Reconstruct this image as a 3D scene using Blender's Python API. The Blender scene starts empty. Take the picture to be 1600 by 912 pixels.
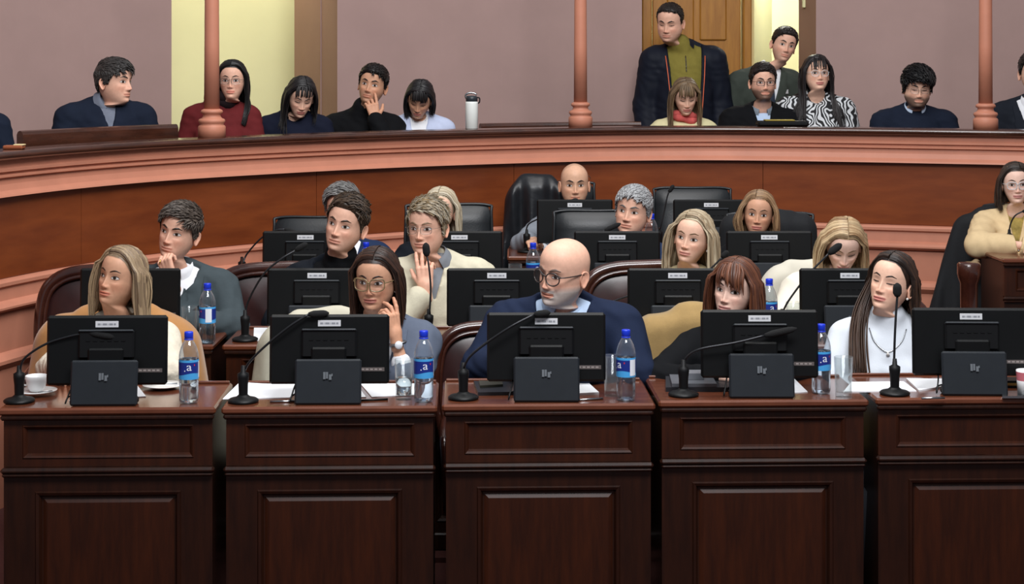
import bpy, math, random
import numpy as np
from mathutils import Vector, Matrix

# ------------------------------------------------------------------ camera, world, lights, exposure
SC = bpy.context.scene
COL = SC.collection
F_PX, YH, ZC = 2640.0, 90.0, 2.008        # focal length in pixels (of 1600), horizon row, eye height
cam_data = bpy.data.cameras.new('camera')
cam_data.sensor_width = 36.0
cam_data.lens = 36.0 * F_PX / 1600.0
cam_data.shift_y = -(456.0 - YH) / 1600.0
cam_data.clip_end = 100
cam = bpy.data.objects.new('camera', cam_data)
cam.location = (0, 0, ZC)
cam.rotation_euler = (math.pi / 2, 0, 0)
COL.objects.link(cam)
SC.camera = cam
SC.view_settings.view_transform = 'Standard'
SC.view_settings.look = 'None'
SC.view_settings.gamma = 1.0
SC.view_settings.exposure = 0.42
try:
    SC.cycles.use_denoising = True
    SC.cycles.max_bounces = 8
    SC.cycles.caustics_reflective = False
    SC.cycles.caustics_refractive = False
    SC.cycles.sample_clamp_indirect = 4.0
except Exception:
    pass
world = bpy.data.worlds.new('hall_ambient')
SC.world = world
world.use_nodes = True
world.node_tree.nodes['Background'].inputs[0].default_value = (0.80, 0.90, 1.0, 1)
world.node_tree.nodes['Background'].inputs[1].default_value = 0.21

def area_light(name, loc, target, sx, sy, power, col=(1, 1, 1)):
    d = bpy.data.lights.new(name, 'AREA')
    d.shape = 'RECTANGLE'; d.size = sx; d.size_y = sy
    d.energy = power; d.color = col
    o = bpy.data.objects.new(name, d)
    o.location = loc
    v = Vector(target) - Vector(loc)
    o.rotation_euler = v.to_track_quat('-Z', 'Y').to_euler()
    COL.objects.link(o)
    return o
# ceiling fixtures of the hall and the corridor lamps behind the gallery
area_light('ceiling_lamp_front', (0.6, 2.6, 5.4), (0.3, 7.0, 0.9), 3.2, 1.6, 290, (0.98, 0.98, 1.0))
area_light('ceiling_lamp_middle', (0.4, 6.6, 5.6), (0.4, 6.9, 0.0), 4.0, 2.4, 150, (1.0, 0.98, 0.96))
area_light('ceiling_lamp_gallery', (0.8, 8.6, 4.6), (0.8, 11.2, 1.6), 5.0, 0.6, 22, (1.0, 0.95, 0.95))
area_light('corridor_lamp_west', (-1.9, 11.5, 3.6), (-1.9, 12.1, 1.5), 1.6, 0.4, 30, (1.0, 0.97, 0.84))
area_light('corridor_lamp_east', (1.95, 12.75, 3.2), (1.9, 13.3, 1.4), 0.8, 0.3, 52, (1.0, 0.98, 0.88))

# ------------------------------------------------------------------ helpers
R_ = math.radians
RNG = np.random.RandomState(7)

def at(px, py, Y):
    """the point seen at pixel (px, py) at the distance Y"""
    return np.array([(px - 800.0) * Y / F_PX, Y, ZC - (py - YH) * Y / F_PX])

def lin(c):
    c = np.asarray(c, float) / 255.0
    return np.where(c <= 0.04045, c / 12.92, ((c + 0.055) / 1.055) ** 2.4)

_M = {}
def mat(name, rgb, rough=0.5, metal=0.0, var=0.0, vscale=8.0, stretch=(1, 1, 1), bump=0.0, bscale=60.0, coat=0.0,
        trans=0.0, ior=1.45, sheen=0.0, rgb2=None, vcol=False, sss=0.0, emit=0.0, spec=0.5):
    if name in _M:
        return _M[name]
    m = bpy.data.materials.new(name)
    m.use_nodes = True
    nt = m.node_tree
    b = nt.nodes['Principled BSDF']
    c = tuple(lin(rgb)) + (1,)
    b.inputs['Base Color'].default_value = c
    b.inputs['Roughness'].default_value = rough
    b.inputs['Metallic'].default_value = metal
    b.inputs['IOR'].default_value = ior
    b.inputs['Coat Weight'].default_value = coat
    b.inputs['Coat Roughness'].default_value = 0.12
    b.inputs['Transmission Weight'].default_value = trans
    b.inputs['Sheen Weight'].default_value = sheen
    b.inputs['Specular IOR Level'].default_value = spec
    if sss:
        b.inputs['Subsurface Weight'].default_value = sss
        b.inputs['Subsurface Radius'].default_value = (1.0, 0.35, 0.2)
        b.inputs['Subsurface Scale'].default_value = 0.008
    if emit:
        b.inputs['Emission Color'].default_value = c
        b.inputs['Emission Strength'].default_value = emit
    src = None
    tc = nt.nodes.new('ShaderNodeTexCoord')
    mp = nt.nodes.new('ShaderNodeMapping')
    mp.inputs['Scale'].default_value = stretch
    nt.links.new(tc.outputs['Object'], mp.inputs['Vector'])
    if vcol:
        at_ = nt.nodes.new('ShaderNodeAttribute'); at_.attribute_name = 'Col'
        src = at_.outputs['Color']
    if var or rgb2 is not None:
        n = nt.nodes.new('ShaderNodeTexNoise')
        n.inputs['Scale'].default_value = vscale
        n.inputs['Detail'].default_value = 6
        n.inputs['Roughness'].default_value = 0.6
        nt.links.new(mp.outputs['Vector'], n.inputs['Vector'])
        rp = nt.nodes.new('ShaderNodeValToRGB')
        rp.color_ramp.elements[0].position = 0.32
        rp.color_ramp.elements[1].position = 0.68
        if vcol:
            rp.color_ramp.elements[0].color = (1 - var, 1 - var, 1 - var, 1)
            rp.color_ramp.elements[1].color = (1 + var, 1 + var, 1 + var, 1)
            mx = nt.nodes.new('ShaderNodeMix'); mx.data_type = 'RGBA'; mx.blend_type = 'MULTIPLY'
            mx.inputs[0].default_value = 1.0
            nt.links.new(src, mx.inputs[6]); nt.links.new(rp.outputs['Color'], mx.inputs[7])
            src = mx.outputs[2]
        else:
            if rgb2 is None:
                rp.color_ramp.elements[0].color = tuple(np.array(c[:3]) * (1 - var)) + (1,)
                rp.color_ramp.elements[1].color = tuple(np.minimum(np.array(c[:3]) * (1 + var), 1)) + (1,)
            else:
                rp.color_ramp.elements[0].color = c
                rp.color_ramp.elements[1].color = tuple(lin(rgb2)) + (1,)
            nt.links.new(n.outputs['Fac'], rp.inputs['Fac'])
            src = rp.outputs['Color']
        if vcol:
            nt.links.new(n.outputs['Fac'], rp.inputs['Fac'])
    if src is not None:
        nt.links.new(src, b.inputs['Base Color'])
    if bump:
        n2 = nt.nodes.new('ShaderNodeTexNoise')
        n2.inputs['Scale'].default_value = bscale
        n2.inputs['Detail'].default_value = 3
        nt.links.new(mp.outputs['Vector'], n2.inputs['Vector'])
        bp = nt.nodes.new('ShaderNodeBump')
        bp.inputs['Strength'].default_value = bump
        bp.inputs['Distance'].default_value = 0.004
        nt.links.new(n2.outputs['Fac'], bp.inputs['Height'])
        nt.links.new(bp.outputs['Normal'], b.inputs['Normal'])
    _M[name] = m
    return m

def obj(name, V, faces, m=None, parent=None, smooth=True, cols=None, mats=None, midx=None, loc=None):
    """one mesh object; faces: list of arrays (n,3)/(n,4) or list of tuples"""
    me = bpy.data.meshes.new(name)
    V = np.asarray(V, np.float32).reshape(-1, 3)
    if isinstance(faces, np.ndarray):
        faces = [faces]
    if len(faces) and not isinstance(faces[0], np.ndarray):
        me.from_pydata([tuple(map(float, v)) for v in V], [], [tuple(f) for f in faces])
    else:
        faces = [np.asarray(f, np.int32) for f in faces if len(f)]
        nl = sum(f.size for f in faces); nf = sum(len(f) for f in faces)
        me.vertices.add(len(V)); me.vertices.foreach_set('co', V.ravel())
        me.loops.add(nl); me.polygons.add(nf)
        me.loops.foreach_set('vertex_index', np.concatenate([f.ravel() for f in faces]).astype(np.int32))
        tot = np.concatenate([np.full(len(f), f.shape[1], np.int32) for f in faces])
        st = np.concatenate([[0], np.cumsum(tot)[:-1]]).astype(np.int32)
        me.polygons.foreach_set('loop_start', st)
        try:
            me.polygons.foreach_set('loop_total', tot)
        except Exception:
            pass
        me.update(calc_edges=True)
    for x in (mats or ([m] if m else [])):
        me.materials.append(x)
    if midx is not None:
        me.polygons.foreach_set('material_index', np.asarray(midx, np.int32))
    if cols is not None:
        ca = me.color_attributes.new('Col', 'FLOAT_COLOR', 'POINT')
        c4 = np.ones((len(V), 4), np.float32); c4[:, :3] = cols
        ca.data.foreach_set('color', c4.ravel())
    me.polygons.foreach_set('use_smooth', np.full(len(me.polygons), bool(smooth)))
    me.validate()
    me.update()
    o = bpy.data.objects.new(name, me)
    COL.objects.link(o)
    if parent is not None:
        o.parent = parent
    if loc is not None:
        o.location = loc
    return o

def thing(name, label, cat, loc=(0, 0, 0), rz=0.0, group=None):
    o = bpy.data.objects.new(name, None)
    o.empty_display_size = 0.1
    COL.objects.link(o)
    o.location = tuple(map(float, loc)); o.rotation_euler = (0, 0, rz)
    return tag(o, label, cat, group)

def tag(o, label, cat, group=None):
    o['label'] = label; o['category'] = cat
    if group:
        o['group'] = group
    return o

def struct(o):
    o['kind'] = 'structure'
    return o

def copy_thing(r, loc, rz=0.0, label=None, group=None):
    c = r.copy(); COL.objects.link(c)
    c.location = tuple(map(float, loc)); c.rotation_euler = (0, 0, rz)
    if label: c['label'] = label
    if group: c['group'] = group
    for ch in list(r.children):
        d = ch.copy(); COL.objects.link(d); d.parent = c
        for g in list(ch.children):
            e = g.copy(); COL.objects.link(e); e.parent = d
    return c

class MB:
    """collects shapes into one mesh"""
    def __init__(s):
        s.v = []; s.q = []; s.t = []; s.n = 0; s.c = []
    def add(s, V, quads=None, tris=None, col=None):
        V = np.asarray(V, float).reshape(-1, 3)
        if quads is not None and len(quads): s.q.append(np.asarray(quads, int) + s.n)
        if tris is not None and len(tris): s.t.append(np.asarray(tris, int) + s.n)
        s.v.append(V); s.n += len(V)
        if col is None: col = (1, 1, 1)
        c = np.asarray(col, float)
        s.c.append(np.broadcast_to(c, (len(V), 3)) if c.ndim == 1 else c)
        return s
    def box(s, c, d, bev=0.0, M=None):
        """centre, full size; optional chamfer"""
        c = np.asarray(c, float); h = np.asarray(d, float) / 2
        if bev <= 0:
            V = np.array([[x, y, z] for x in (-1, 1) for y in (-1, 1) for z in (-1, 1)], float) * h
            Q = [(0, 1, 3, 2), (4, 6, 7, 5), (0, 4, 5, 1), (2, 3, 7, 6), (0, 2, 6, 4), (1, 5, 7, 3)]
            if M is not None: V = V @ np.asarray(M, float).T
            return s.add(V + c, Q)
        b = min(bev, h.min() * 0.95)
        V = []; idx = {}
        for sx in (-1, 1):
            for sy in (-1, 1):
                for sz in (-1, 1):
                    for ax in range(3):
                        sg = np.array([sx, sy, sz], float)
                        p = sg * (h - b); p[ax] = sg[ax] * h[ax]
                        idx[(sx, sy, sz, ax)] = len(V); V.append(p)
        Q = []; T = []
        for ax in range(3):
            o1, o2 = (ax + 1) % 3, (ax + 2) % 3
            for sg in (-1, 1):
                f = []
                for (a, b2) in ((-1, -1), (1, -1), (1, 1), (-1, 1)):
                    k = [0, 0, 0]; k[ax] = sg; k[o1] = a; k[o2] = b2
                    f.append(idx[(k[0], k[1], k[2], ax)])
                Q.append(f if sg > 0 else f[::-1])
        for ax in range(3):      # edges along ax
            o1, o2 = (ax + 1) % 3, (ax + 2) % 3
            for a in (-1, 1):
                for b2 in (-1, 1):
                    def k(v, f):
                        kk = [0, 0, 0]; kk[ax] = v; kk[o1] = a; kk[o2] = b2
                        return idx[(kk[0], kk[1], kk[2], f)]
                    f = [k(-1, o1), k(1, o1), k(1, o2), k(-1, o2)]
                    Q.append(f if a * b2 < 0 else f[::-1])
        for sx in (-1, 1):
            for sy in (-1, 1):
                for sz in (-1, 1):
                    f = [idx[(sx, sy, sz, 0)], idx[(sx, sy, sz, 1)], idx[(sx, sy, sz, 2)]]
                    T.append(f if sx * sy * sz > 0 else f[::-1])
        V = np.array(V)
        if M is not None: V = V @ np.asarray(M, float).T
        return s.add(V + c, Q, T)
    def tube(s, pts, rad, n=10, cap=True, col=None):
        P = np.asarray(pts, float); k = len(P)
        rad = np.broadcast_to(np.asarray(rad, float), (k,))
        T = np.gradient(P, axis=0); T /= np.linalg.norm(T, axis=1)[:, None] + 1e-12
        up = np.array([0, 0, 1.0]) if abs(T[0][2]) < 0.9 else np.array([1.0, 0, 0])
        A = np.cross(T[0], up); A /= np.linalg.norm(A)
        ang = np.linspace(0, 2 * np.pi, n, endpoint=False)
        V = []
        for i in range(k):
            A = A - T[i] * (A @ T[i]); A /= np.linalg.norm(A) + 1e-12
            B = np.cross(T[i], A)
            V.append(P[i] + rad[i] * (np.cos(ang)[:, None] * A + np.sin(ang)[:, None] * B))
        V = np.concatenate(V)
        i, j = np.meshgrid(np.arange(k - 1), np.arange(n), indexing='ij')
        a = i * n + j; b = i * n + (j + 1) % n
        Q = np.stack([a, b, b + n, a + n], -1).reshape(-1, 4)
        Tr = []
        if cap:
            V = np.concatenate([V, P[:1], P[-1:]])
            for j in range(n):
                Tr.append((k * n, (j + 1) % n, j)); Tr.append((k * n + 1, (k - 1) * n + j, (k - 1) * n + (j + 1) % n))
        return s.add(V, Q, Tr, col=col)
    def lathe(s, prof, n=24, c=(0, 0, 0), col=None):
        """prof: (r, z) bottom to top on the outside; r=0 ends close"""
        pr = np.asarray(prof, float); k = len(pr)
        ang = np.linspace(0, 2 * np.pi, n, endpoint=False)
        V = np.stack([pr[:, 0, None] * np.cos(ang), pr[:, 0, None] * np.sin(ang), np.repeat(pr[:, 1, None], n, 1)], -1).reshape(-1, 3)
        i, j = np.meshgrid(np.arange(k - 1), np.arange(n), indexing='ij')
        a = i * n + j; b = i * n + (j + 1) % n
        Q = np.stack([a, b, b + n, a + n], -1).reshape(-1, 4)
        return s.add(V + np.asarray(c, float), Q, col=col)
    def grid(s, P, col=None, closed=False):
        """P: (r, c, 3) sheet"""
        P = np.asarray(P, float); r, c = P.shape[:2]
        i, j = np.meshgrid(np.arange(r - 1), np.arange(c if closed else c - 1), indexing='ij')
        a = i * c + j; b = i * c + (j + 1) % c
        Q = np.stack([a, b, b + c, a + c], -1).reshape(-1, 4)
        return s.add(P.reshape(-1, 3), Q, col=None if col is None else (np.asarray(col).reshape(-1, 3) if np.ndim(col) > 1 else col))
    def build(s, name, m, parent=None, smooth=False, vc=False, mats=None, midx=None):
        F = []
        if s.q: F.append(np.concatenate(s.q))
        if s.t: F.append(np.concatenate(s.t))
        return obj(name, np.concatenate(s.v), F, m, parent, smooth, cols=np.concatenate(s.c) if vc else None)

def cr(pts, n):
    """Catmull-Rom through the points, n samples"""
    P = np.asarray(pts, float); k = len(P)
    P = np.concatenate([2 * P[:1] - P[1:2], P, 2 * P[-1:] - P[-2:-1]])
    t = np.linspace(0, k - 1 - 1e-9, n); i = t.astype(int); f = (t - i)[:, None]
    a, b, c, d = P[i], P[i + 1], P[i + 2], P[i + 3]
    return 0.5 * (2 * b + (c - a) * f + (2 * a - 5 * b + 4 * c - d) * f ** 2 + (3 * b - a - 3 * c + d) * f ** 3)

def rotz(a): c, s = math.cos(a), math.sin(a); return np.array([[c, -s, 0], [s, c, 0], [0, 0, 1.0]])
def rotx(a): c, s = math.cos(a), math.sin(a); return np.array([[1.0, 0, 0], [0, c, -s], [0, s, c]])
def roty(a): c, s = math.cos(a), math.sin(a); return np.array([[c, 0, s], [0, 1.0, 0], [-s, 0, c]])

# signed distance fields and their surface
def sd_caps(P, a, b, ra, rb=None):
    rb = ra if rb is None else rb
    a = np.asarray(a, np.float32); b = np.asarray(b, np.float32); ba = b - a
    t = np.clip((P - a) @ ba / (ba @ ba + 1e-12), 0, 1)
    d = P - a - t[:, None] * ba
    return np.sqrt((d * d).sum(1)) - (ra + t * (rb - ra))
def sd_ell(P, c, r):
    r = np.asarray(r, np.float32); q = (P - np.asarray(c, np.float32)) / r
    k0 = np.sqrt((q * q).sum(1)) + 1e-6; q = q / r
    k1 = np.sqrt((q * q).sum(1)) + 1e-6
    return k0 * (k0 - 1) / k1
def sd_box(P, c, h, r):
    q = np.abs(P - np.asarray(c, np.float32)) - (np.asarray(h, np.float32) - r)
    return np.sqrt((np.maximum(q, 0) ** 2).sum(1)) + np.minimum(q.max(1), 0) - r
def smin(a, b, k):
    h = np.clip(0.5 + 0.5 * (b - a) / k, 0, 1)
    return b * (1 - h) + a * h - k * h * (1 - h)
def snets(f, lo, hi, h):
    lo = np.asarray(lo, float); hi = np.asarray(hi, float)
    n = np.ceil((hi - lo) / h).astype(int) + 1
    ax = [(lo[i] + h * np.arange(n[i])).astype(np.float32) for i in range(3)]
    G = np.stack(np.meshgrid(*ax, indexing='ij'), -1).reshape(-1, 3)
    D = f(G).reshape(n)
    S = D < 0
    cnt = np.zeros(n - 1, np.int8)
    for i in (0, 1):
        for j in (0, 1):
            for k in (0, 1):
                cnt += S[i:n[0] - 1 + i, j:n[1] - 1 + j, k:n[2] - 1 + k]
    act = (cnt > 0) & (cnt < 8)
    m = int(act.sum()); ids = -np.ones(act.shape, int); ids[act] = np.arange(m)
    IJK = np.stack(np.nonzero(act), -1)
    acc = np.zeros((m, 3)); num = np.zeros(m)
    cs = [(i, j, k) for i in (0, 1) for j in (0, 1) for k in (0, 1)]
    for a in cs:
        for e in range(3):
            if a[e]: continue
            b = list(a); b[e] = 1
            A = IJK + np.array(a); B = IJK + np.array(b)
            da = D[A[:, 0], A[:, 1], A[:, 2]]; db = D[B[:, 0], B[:, 1], B[:, 2]]
            x = (da < 0) != (db < 0)
            t = da[x] / (da[x] - db[x])
            p = np.repeat(np.array(a, float)[None], len(t), 0); p[:, e] += t
            acc[x] += p; num[x] += 1
    V = lo + h * (IJK + acc / num[:, None])
    Q = []
    for e in range(3):
        u, v = (e + 1) % 3, (e + 2) % 3
        s0 = [slice(1, -1)] * 3; s1 = [slice(1, -1)] * 3
        s0[e] = slice(0, -1); s1[e] = slice(1, None)
        a, b = S[tuple(s0)], S[tuple(s1)]
        I = np.stack(np.nonzero(a != b), -1)
        ins = a[I[:, 0], I[:, 1], I[:, 2]]
        base = I.copy(); base[:, u] += 1; base[:, v] += 1
        def cell(du, dv):
            c = base.copy(); c[:, u] += du; c[:, v] += dv
            return ids[c[:, 0], c[:, 1], c[:, 2]]
        q = np.stack([cell(-1, -1), cell(0, -1), cell(0, 0), cell(-1, 0)], -1)
        q[~ins] = q[~ins][:, ::-1]
        Q.append(q)
    return V, np.concatenate(Q)
# ------------------------------------------------------------------ materials of the place
M_PINK = mat('pink_plaster', (184, 121, 97), 0.55, var=0.07, vscale=5, bump=0.08, bscale=40)
M_MAUVE = mat('mauve_wall_paint', (164, 136, 130), 0.7, var=0.05, vscale=2.5, bump=0.05, bscale=30)
M_JAMB = mat('jamb_yellow_lit_brown', (150, 114, 92), 0.7, var=0.05, vscale=3)  # reveals browner than the wall: yellow corridor light put into their colour
M_CREAM = mat('cream_corridor_paint', (222, 218, 168), 0.7, var=0.03, vscale=2)
M_PANEL = mat('mahogany_panel', (106, 50, 24), 0.34, var=0.0, rgb2=(126, 63, 30), vscale=3.0, stretch=(1.0, 1.0, 5.0), coat=0.15)
M_CAP = mat('dark_rail_wood', (50, 27, 19), 0.25, rgb2=(72, 40, 28), vscale=6, stretch=(1, 1, 6), coat=0.6)
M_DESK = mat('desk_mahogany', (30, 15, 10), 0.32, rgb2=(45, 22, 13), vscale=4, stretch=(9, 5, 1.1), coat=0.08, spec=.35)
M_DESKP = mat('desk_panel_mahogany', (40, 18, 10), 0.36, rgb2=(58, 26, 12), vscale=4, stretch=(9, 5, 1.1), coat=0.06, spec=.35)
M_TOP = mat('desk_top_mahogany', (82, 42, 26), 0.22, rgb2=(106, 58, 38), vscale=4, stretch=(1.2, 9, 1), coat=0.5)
M_CARPET = mat('dark_carpet', (72, 34, 30), 0.95, var=0.2, vscale=60)
M_GFLOOR = mat('gallery_floorboards', (84, 50, 34), 0.6, var=0.15, vscale=5)
M_OCHRE = mat('ochre_door_wood', (172, 118, 44), 0.4, rgb2=(150, 98, 34), vscale=4, stretch=(8, 8, 1))
M_BLACK = mat('black_plastic', (9, 10, 11), 0.45, var=0.1, vscale=20, spec=.3)
M_BLACK2 = mat('matt_black_plastic', (9, 10, 12), 0.55, var=0.08, vscale=30, spec=.3)
M_PLATE = mat('charcoal_stand_plastic', (30, 34, 39), 0.5, var=0.06, vscale=25, spec=.35)
M_STICK = mat('sticker_paper', (205, 205, 208), 0.6, var=0.03)
M_INK = mat('grey_print', (140, 142, 148), 0.7, var=0.03)
M_MARK = mat('grey_mark', (98, 103, 108), 0.5, var=0.03)
M_SPEC = mat('spec_plate', (92, 84, 82), 0.5, var=0.08)
M_FOAM = mat('black_foam', (16, 16, 17), 0.95, bump=0.4, bscale=400)
M_METAL = mat('dark_gooseneck_metal', (46, 47, 50), 0.35, metal=0.6, var=0.05)
M_STEEL = mat('brushed_steel', (170, 172, 175), 0.25, metal=1.0, var=0.05)
def thin_glass(name, face, edge, power=2.2, gloss=.06):
    """a clear thin wall: see-through face on, catching light towards the rim"""
    m = bpy.data.materials.new(name); m.use_nodes = True
    nt = m.node_tree; nt.nodes.clear()
    out = nt.nodes.new('ShaderNodeOutputMaterial')
    tr = nt.nodes.new('ShaderNodeBsdfTransparent'); tr.inputs[0].default_value = tuple(face) + (1,)
    gl = nt.nodes.new('ShaderNodeBsdfGlossy'); gl.inputs['Roughness'].default_value = .06; gl.inputs[0].default_value = (.95, .97, 1, 1)
    tl = nt.nodes.new('ShaderNodeBsdfTranslucent'); tl.inputs[0].default_value = tuple(edge) + (1,)
    ad = nt.nodes.new('ShaderNodeMixShader'); ad.inputs[0].default_value = .5
    lw = nt.nodes.new('ShaderNodeLayerWeight'); lw.inputs[0].default_value = .35
    pw = nt.nodes.new('ShaderNodeMath'); pw.operation = 'POWER'; pw.inputs[1].default_value = power
    ma = nt.nodes.new('ShaderNodeMath'); ma.operation = 'MULTIPLY_ADD'; ma.inputs[1].default_value = .75; ma.inputs[2].default_value = gloss; ma.use_clamp = True
    mx = nt.nodes.new('ShaderNodeMixShader')
    nt.links.new(lw.outputs['Facing'], pw.inputs[0]); nt.links.new(pw.outputs[0], ma.inputs[0]); nt.links.new(ma.outputs[0], mx.inputs[0])
    nt.links.new(gl.outputs[0], ad.inputs[1]); nt.links.new(tl.outputs[0], ad.inputs[2])
    nt.links.new(tr.outputs[0], mx.inputs[1]); nt.links.new(ad.outputs[0], mx.inputs[2]); nt.links.new(mx.outputs[0], out.inputs[0])
    return m
M_GLASS = thin_glass('clear_glass', (.93, .95, .95), (.75, .8, .82))
M_PET = thin_glass('clear_bottle_plastic', (.95, .97, .99), (.8, .86, .92), 1.8, .08)
M_LENS = thin_glass('spectacle_lens', (.95, .96, .98), (.6, .65, .75), 3.0, .05)
M_WATER = mat('water', (240, 248, 252), 0.0, trans=1.0, ior=1.33)
M_BLUECAP = mat('blue_cap', (22, 52, 196), 0.35, var=0.05)
M_LBLUE = mat('navy_label', (24, 44, 128), 0.4, var=0.05)
M_LSKY = mat('sky_blue_label', (70, 160, 222), 0.4, var=0.05)
M_LWHITE = mat('white_label', (228, 232, 240), 0.5, var=0.02)
M_LRED = mat('red_label_mark', (205, 40, 60), 0.5, var=0.02)
M_PAPER = mat('white_paper', (236, 238, 242), 0.7, var=0.02, vscale=14)
M_FOLD = mat('dark_folder', (34, 35, 40), 0.35, var=0.1)
M_LEATHER = mat('oxblood_leather', (38, 19, 19), 0.34, rgb2=(52, 26, 25), vscale=9, bump=0.03, bscale=60, coat=0.1)
M_CHWOOD = mat('chair_frame_wood', (46, 21, 16), 0.22, rgb2=(68, 34, 24), vscale=7, coat=0.6)
M_OFFICE = mat('black_office_leather', (26, 29, 32), 0.40, var=0.12, vscale=10, bump=0.12, bscale=120)
M_CHINA = mat('white_china', (232, 232, 232), 0.2, var=0.02, coat=0.4)
M_BRASS = mat('brass', (170, 140, 80), 0.35, metal=0.8, var=0.05)

# ------------------------------------------------------------------ the gallery front: a curved parapet
CURVE = cr([(-2.75, 5.0), (-2.52, 6.4), (-2.30, 7.55), (-1.90, 8.42), (-1.33, 9.06), (-0.68, 9.60), (0.0, 9.99), (0.58, 10.22),
            (1.2, 10.30), (1.8, 10.19), (2.5, 9.97), (3.1, 9.74), (3.8, 9.25), (4.6, 8.3)], 170)
TAN = np.gradient(CURVE, axis=0); TAN /= np.linalg.norm(TAN, axis=1)[:, None]
NRM = np.stack([TAN[:, 1], -TAN[:, 0]], -1)          # into the hall
ARC = np.concatenate([[0], np.cumsum(np.linalg.norm(np.diff(CURVE, axis=0), axis=1))])

def curve_at(s):
    return (np.array([np.interp(s, ARC, CURVE[:, i]) for i in (0, 1)]).T,
            np.array([np.interp(s, ARC, NRM[:, i]) for i in (0, 1)]).T)

def sweep(prof, s0=None, s1=None, n=170):
    """prof: (offset into the hall, z) list, swept along the parapet"""
    s = np.linspace(ARC[0] if s0 is None else s0, ARC[-1] if s1 is None else s1, n)
    p, nn = curve_at(s)
    pr = np.asarray(prof, float)
    P = np.empty((len(pr), n, 3))
    for i, (o, z) in enumerate(pr):
        P[i, :, :2] = p + nn * o; P[i, :, 2] = z
    return P[::-1]

def swept(name, prof, m, s0=None, s1=None, n=170, smooth=False, parent=None):
    b = MB(); P = sweep(prof, s0, s1, n); b.grid(P)
    if s0 is not None:                                # end caps of a short piece
        k = len(prof)
        for col in (0, n - 1):
            c = P[:, col].mean(0)
            V = np.concatenate([P[:, col], c[None]])
            b.add(V, None, [(i, (i + 1) % k, k) if col else ((i + 1) % k, i, k) for i in range(k)])
    return b.build(name, m, parent, smooth)

w_up = struct(swept('wall_gallery', [(-0.12, 1.55), (0.02, 1.552), (0.02, 1.515), (0.032, 1.51), (0.032, 1.497), (0.018, 1.492), (0.018, 1.484), (0.03, 1.48),
                              (0.03, 1.472), (0.014, 1.466), (0.016, 1.44), (0.026, 1.412), (0.045, 1.395), (0.05, 1.386), (0.0, 1.383), (-0.02, 1.38), (-0.12, 1.38)], M_PINK))
w_lo = struct(swept('wall_dado', [(-0.12, 1.016), (0.0, 1.016), (0.022, 1.010), (0.03, 1.0), (0.03, 0.985), (0.016, 0.975), (0.02, 0.92), (0.042, 0.908), (0.055, 0.895),
                           (0.055, 0.886), (0.04, 0.874), (0.018, 0.868), (0.018, 0.69), (0.036, 0.68), (0.058, 0.66), (0.058, 0.645), (0.04, 0.625), (0.03, 0.615), (0.03, 0.0)], M_PINK))
_nose = [(.045 + .020 * math.sin(t), 1.570 + .019 * math.cos(t)) for t in np.linspace(0, math.pi, 12)]
struct(swept('trim_1', [(-0.14, 1.551), (-0.14, 1.580), (-0.135, 1.587), (-0.125, 1.589)] + [(x, 1.589) for x in np.linspace(-.11, .04, 8)] + _nose + [(-.13, 1.551), (-.14, 1.551)], M_CAP, smooth=True))
# wood panels between the two plaster bands, one piece each
cuts = [0.0, 1.6, 3.2, 4.75, 6.05, 7.62, 9.2, 10.6, float(ARC[-1])]
for a, b_ in zip(cuts[:-1], cuts[1:]):
    if b_ <= a: continue
    swept('wood_panel', [(-0.03, 1.382), (0.004, 1.382), (0.007, 1.379), (0.007, 1.019), (0.004, 1.016), (-0.03, 1.016)], M_PANEL,
          a + 0.0015, min(b_, float(ARC[-1])) - 0.0015, n=40, parent=w_up)

# slender iron columns standing on the rail
def ledge_y(px):
    u = CURVE[:, 0] / CURVE[:, 1]
    return float(np.interp((px - 800) / F_PX, u, CURVE[:, 1]))
for k, (px, lab) in enumerate(((331, 'pink iron column on the gallery rail in front of the woman in dark red'),
                               (907, 'pink iron column on the gallery rail before the bare mauve wall'),
                               (1540, 'pink iron column on the gallery rail beside the man in the dark suit'))):
    Y = ledge_y(px) + 0.055
    p = at(px, 0, Y)
    t = thing('column', lab, 'column', (p[0], Y, 1.589), 0, 'columns on the gallery rail')
    b = MB().lathe([(0, 0), (.072, 0), (.072, .055), (.068, .062), (.060, .068), (.066, .076), (.071, .086), (.066, .096), (.052, .102), (.046, .112), (.046, .122), (.056, .128), (.058, .136),
                    (.054, .144), (.042, .15), (0.0, .151)], 32)
    b.build('base', M_PINK, t, True)
    MB().lathe([(.0, .15), (.0405, .15), (.0385, .5), (.036, 1.0), (.034, 2.2), (0, 2.2)], 28).build('shaft', M_PINK, t, True)

# ------------------------------------------------------------------ floors, gallery, back wall with its openings
b = MB(); b.add([(-3.5, 1.5, 0), (5.2, 1.5, 0), (5.2, 11, 0), (-3.5, 11, 0)], [(0, 1, 2, 3)]); struct(b.build('floor', M_CARPET))
for k, (y0, z) in enumerate(((6.72, .02), (7.86, .055), (8.98, .115))):        # low tiers under the rows
    b = MB()
    u = np.linspace(-1.95 + .35 * k, 3.1, 2)
    b.box(((u[0] + u[1]) / 2, (y0 + 9.55) / 2, z / 2), (u[1] - u[0], 9.55 - y0, z))
    struct(b.build('floor_tier', M_CARPET))
BC, BR = np.array([1.2, 6.8]), 5.0
def back(a, r=BR):          # a: angle from the deepest point, + to the right
    return np.array([BC[0] + r * math.sin(a), BC[1] + r * math.cos(a)])
def ang_px(px, r=BR):
    k = (px - 800) / F_PX
    A = 1 + k * k; B = -2 * (k * BC[0] + BC[1]); C = BC @ BC - r * r
    Y = (-B + math.sqrt(B * B - 4 * A * C)) / (2 * A)
    return math.atan2(k * Y - BC[0], Y - BC[1])
GZ = 0.72
b = MB()                    # gallery floor slab between parapet and beyond
p, nn = curve_at(np.linspace(ARC[0], ARC[-1], 60))
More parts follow.
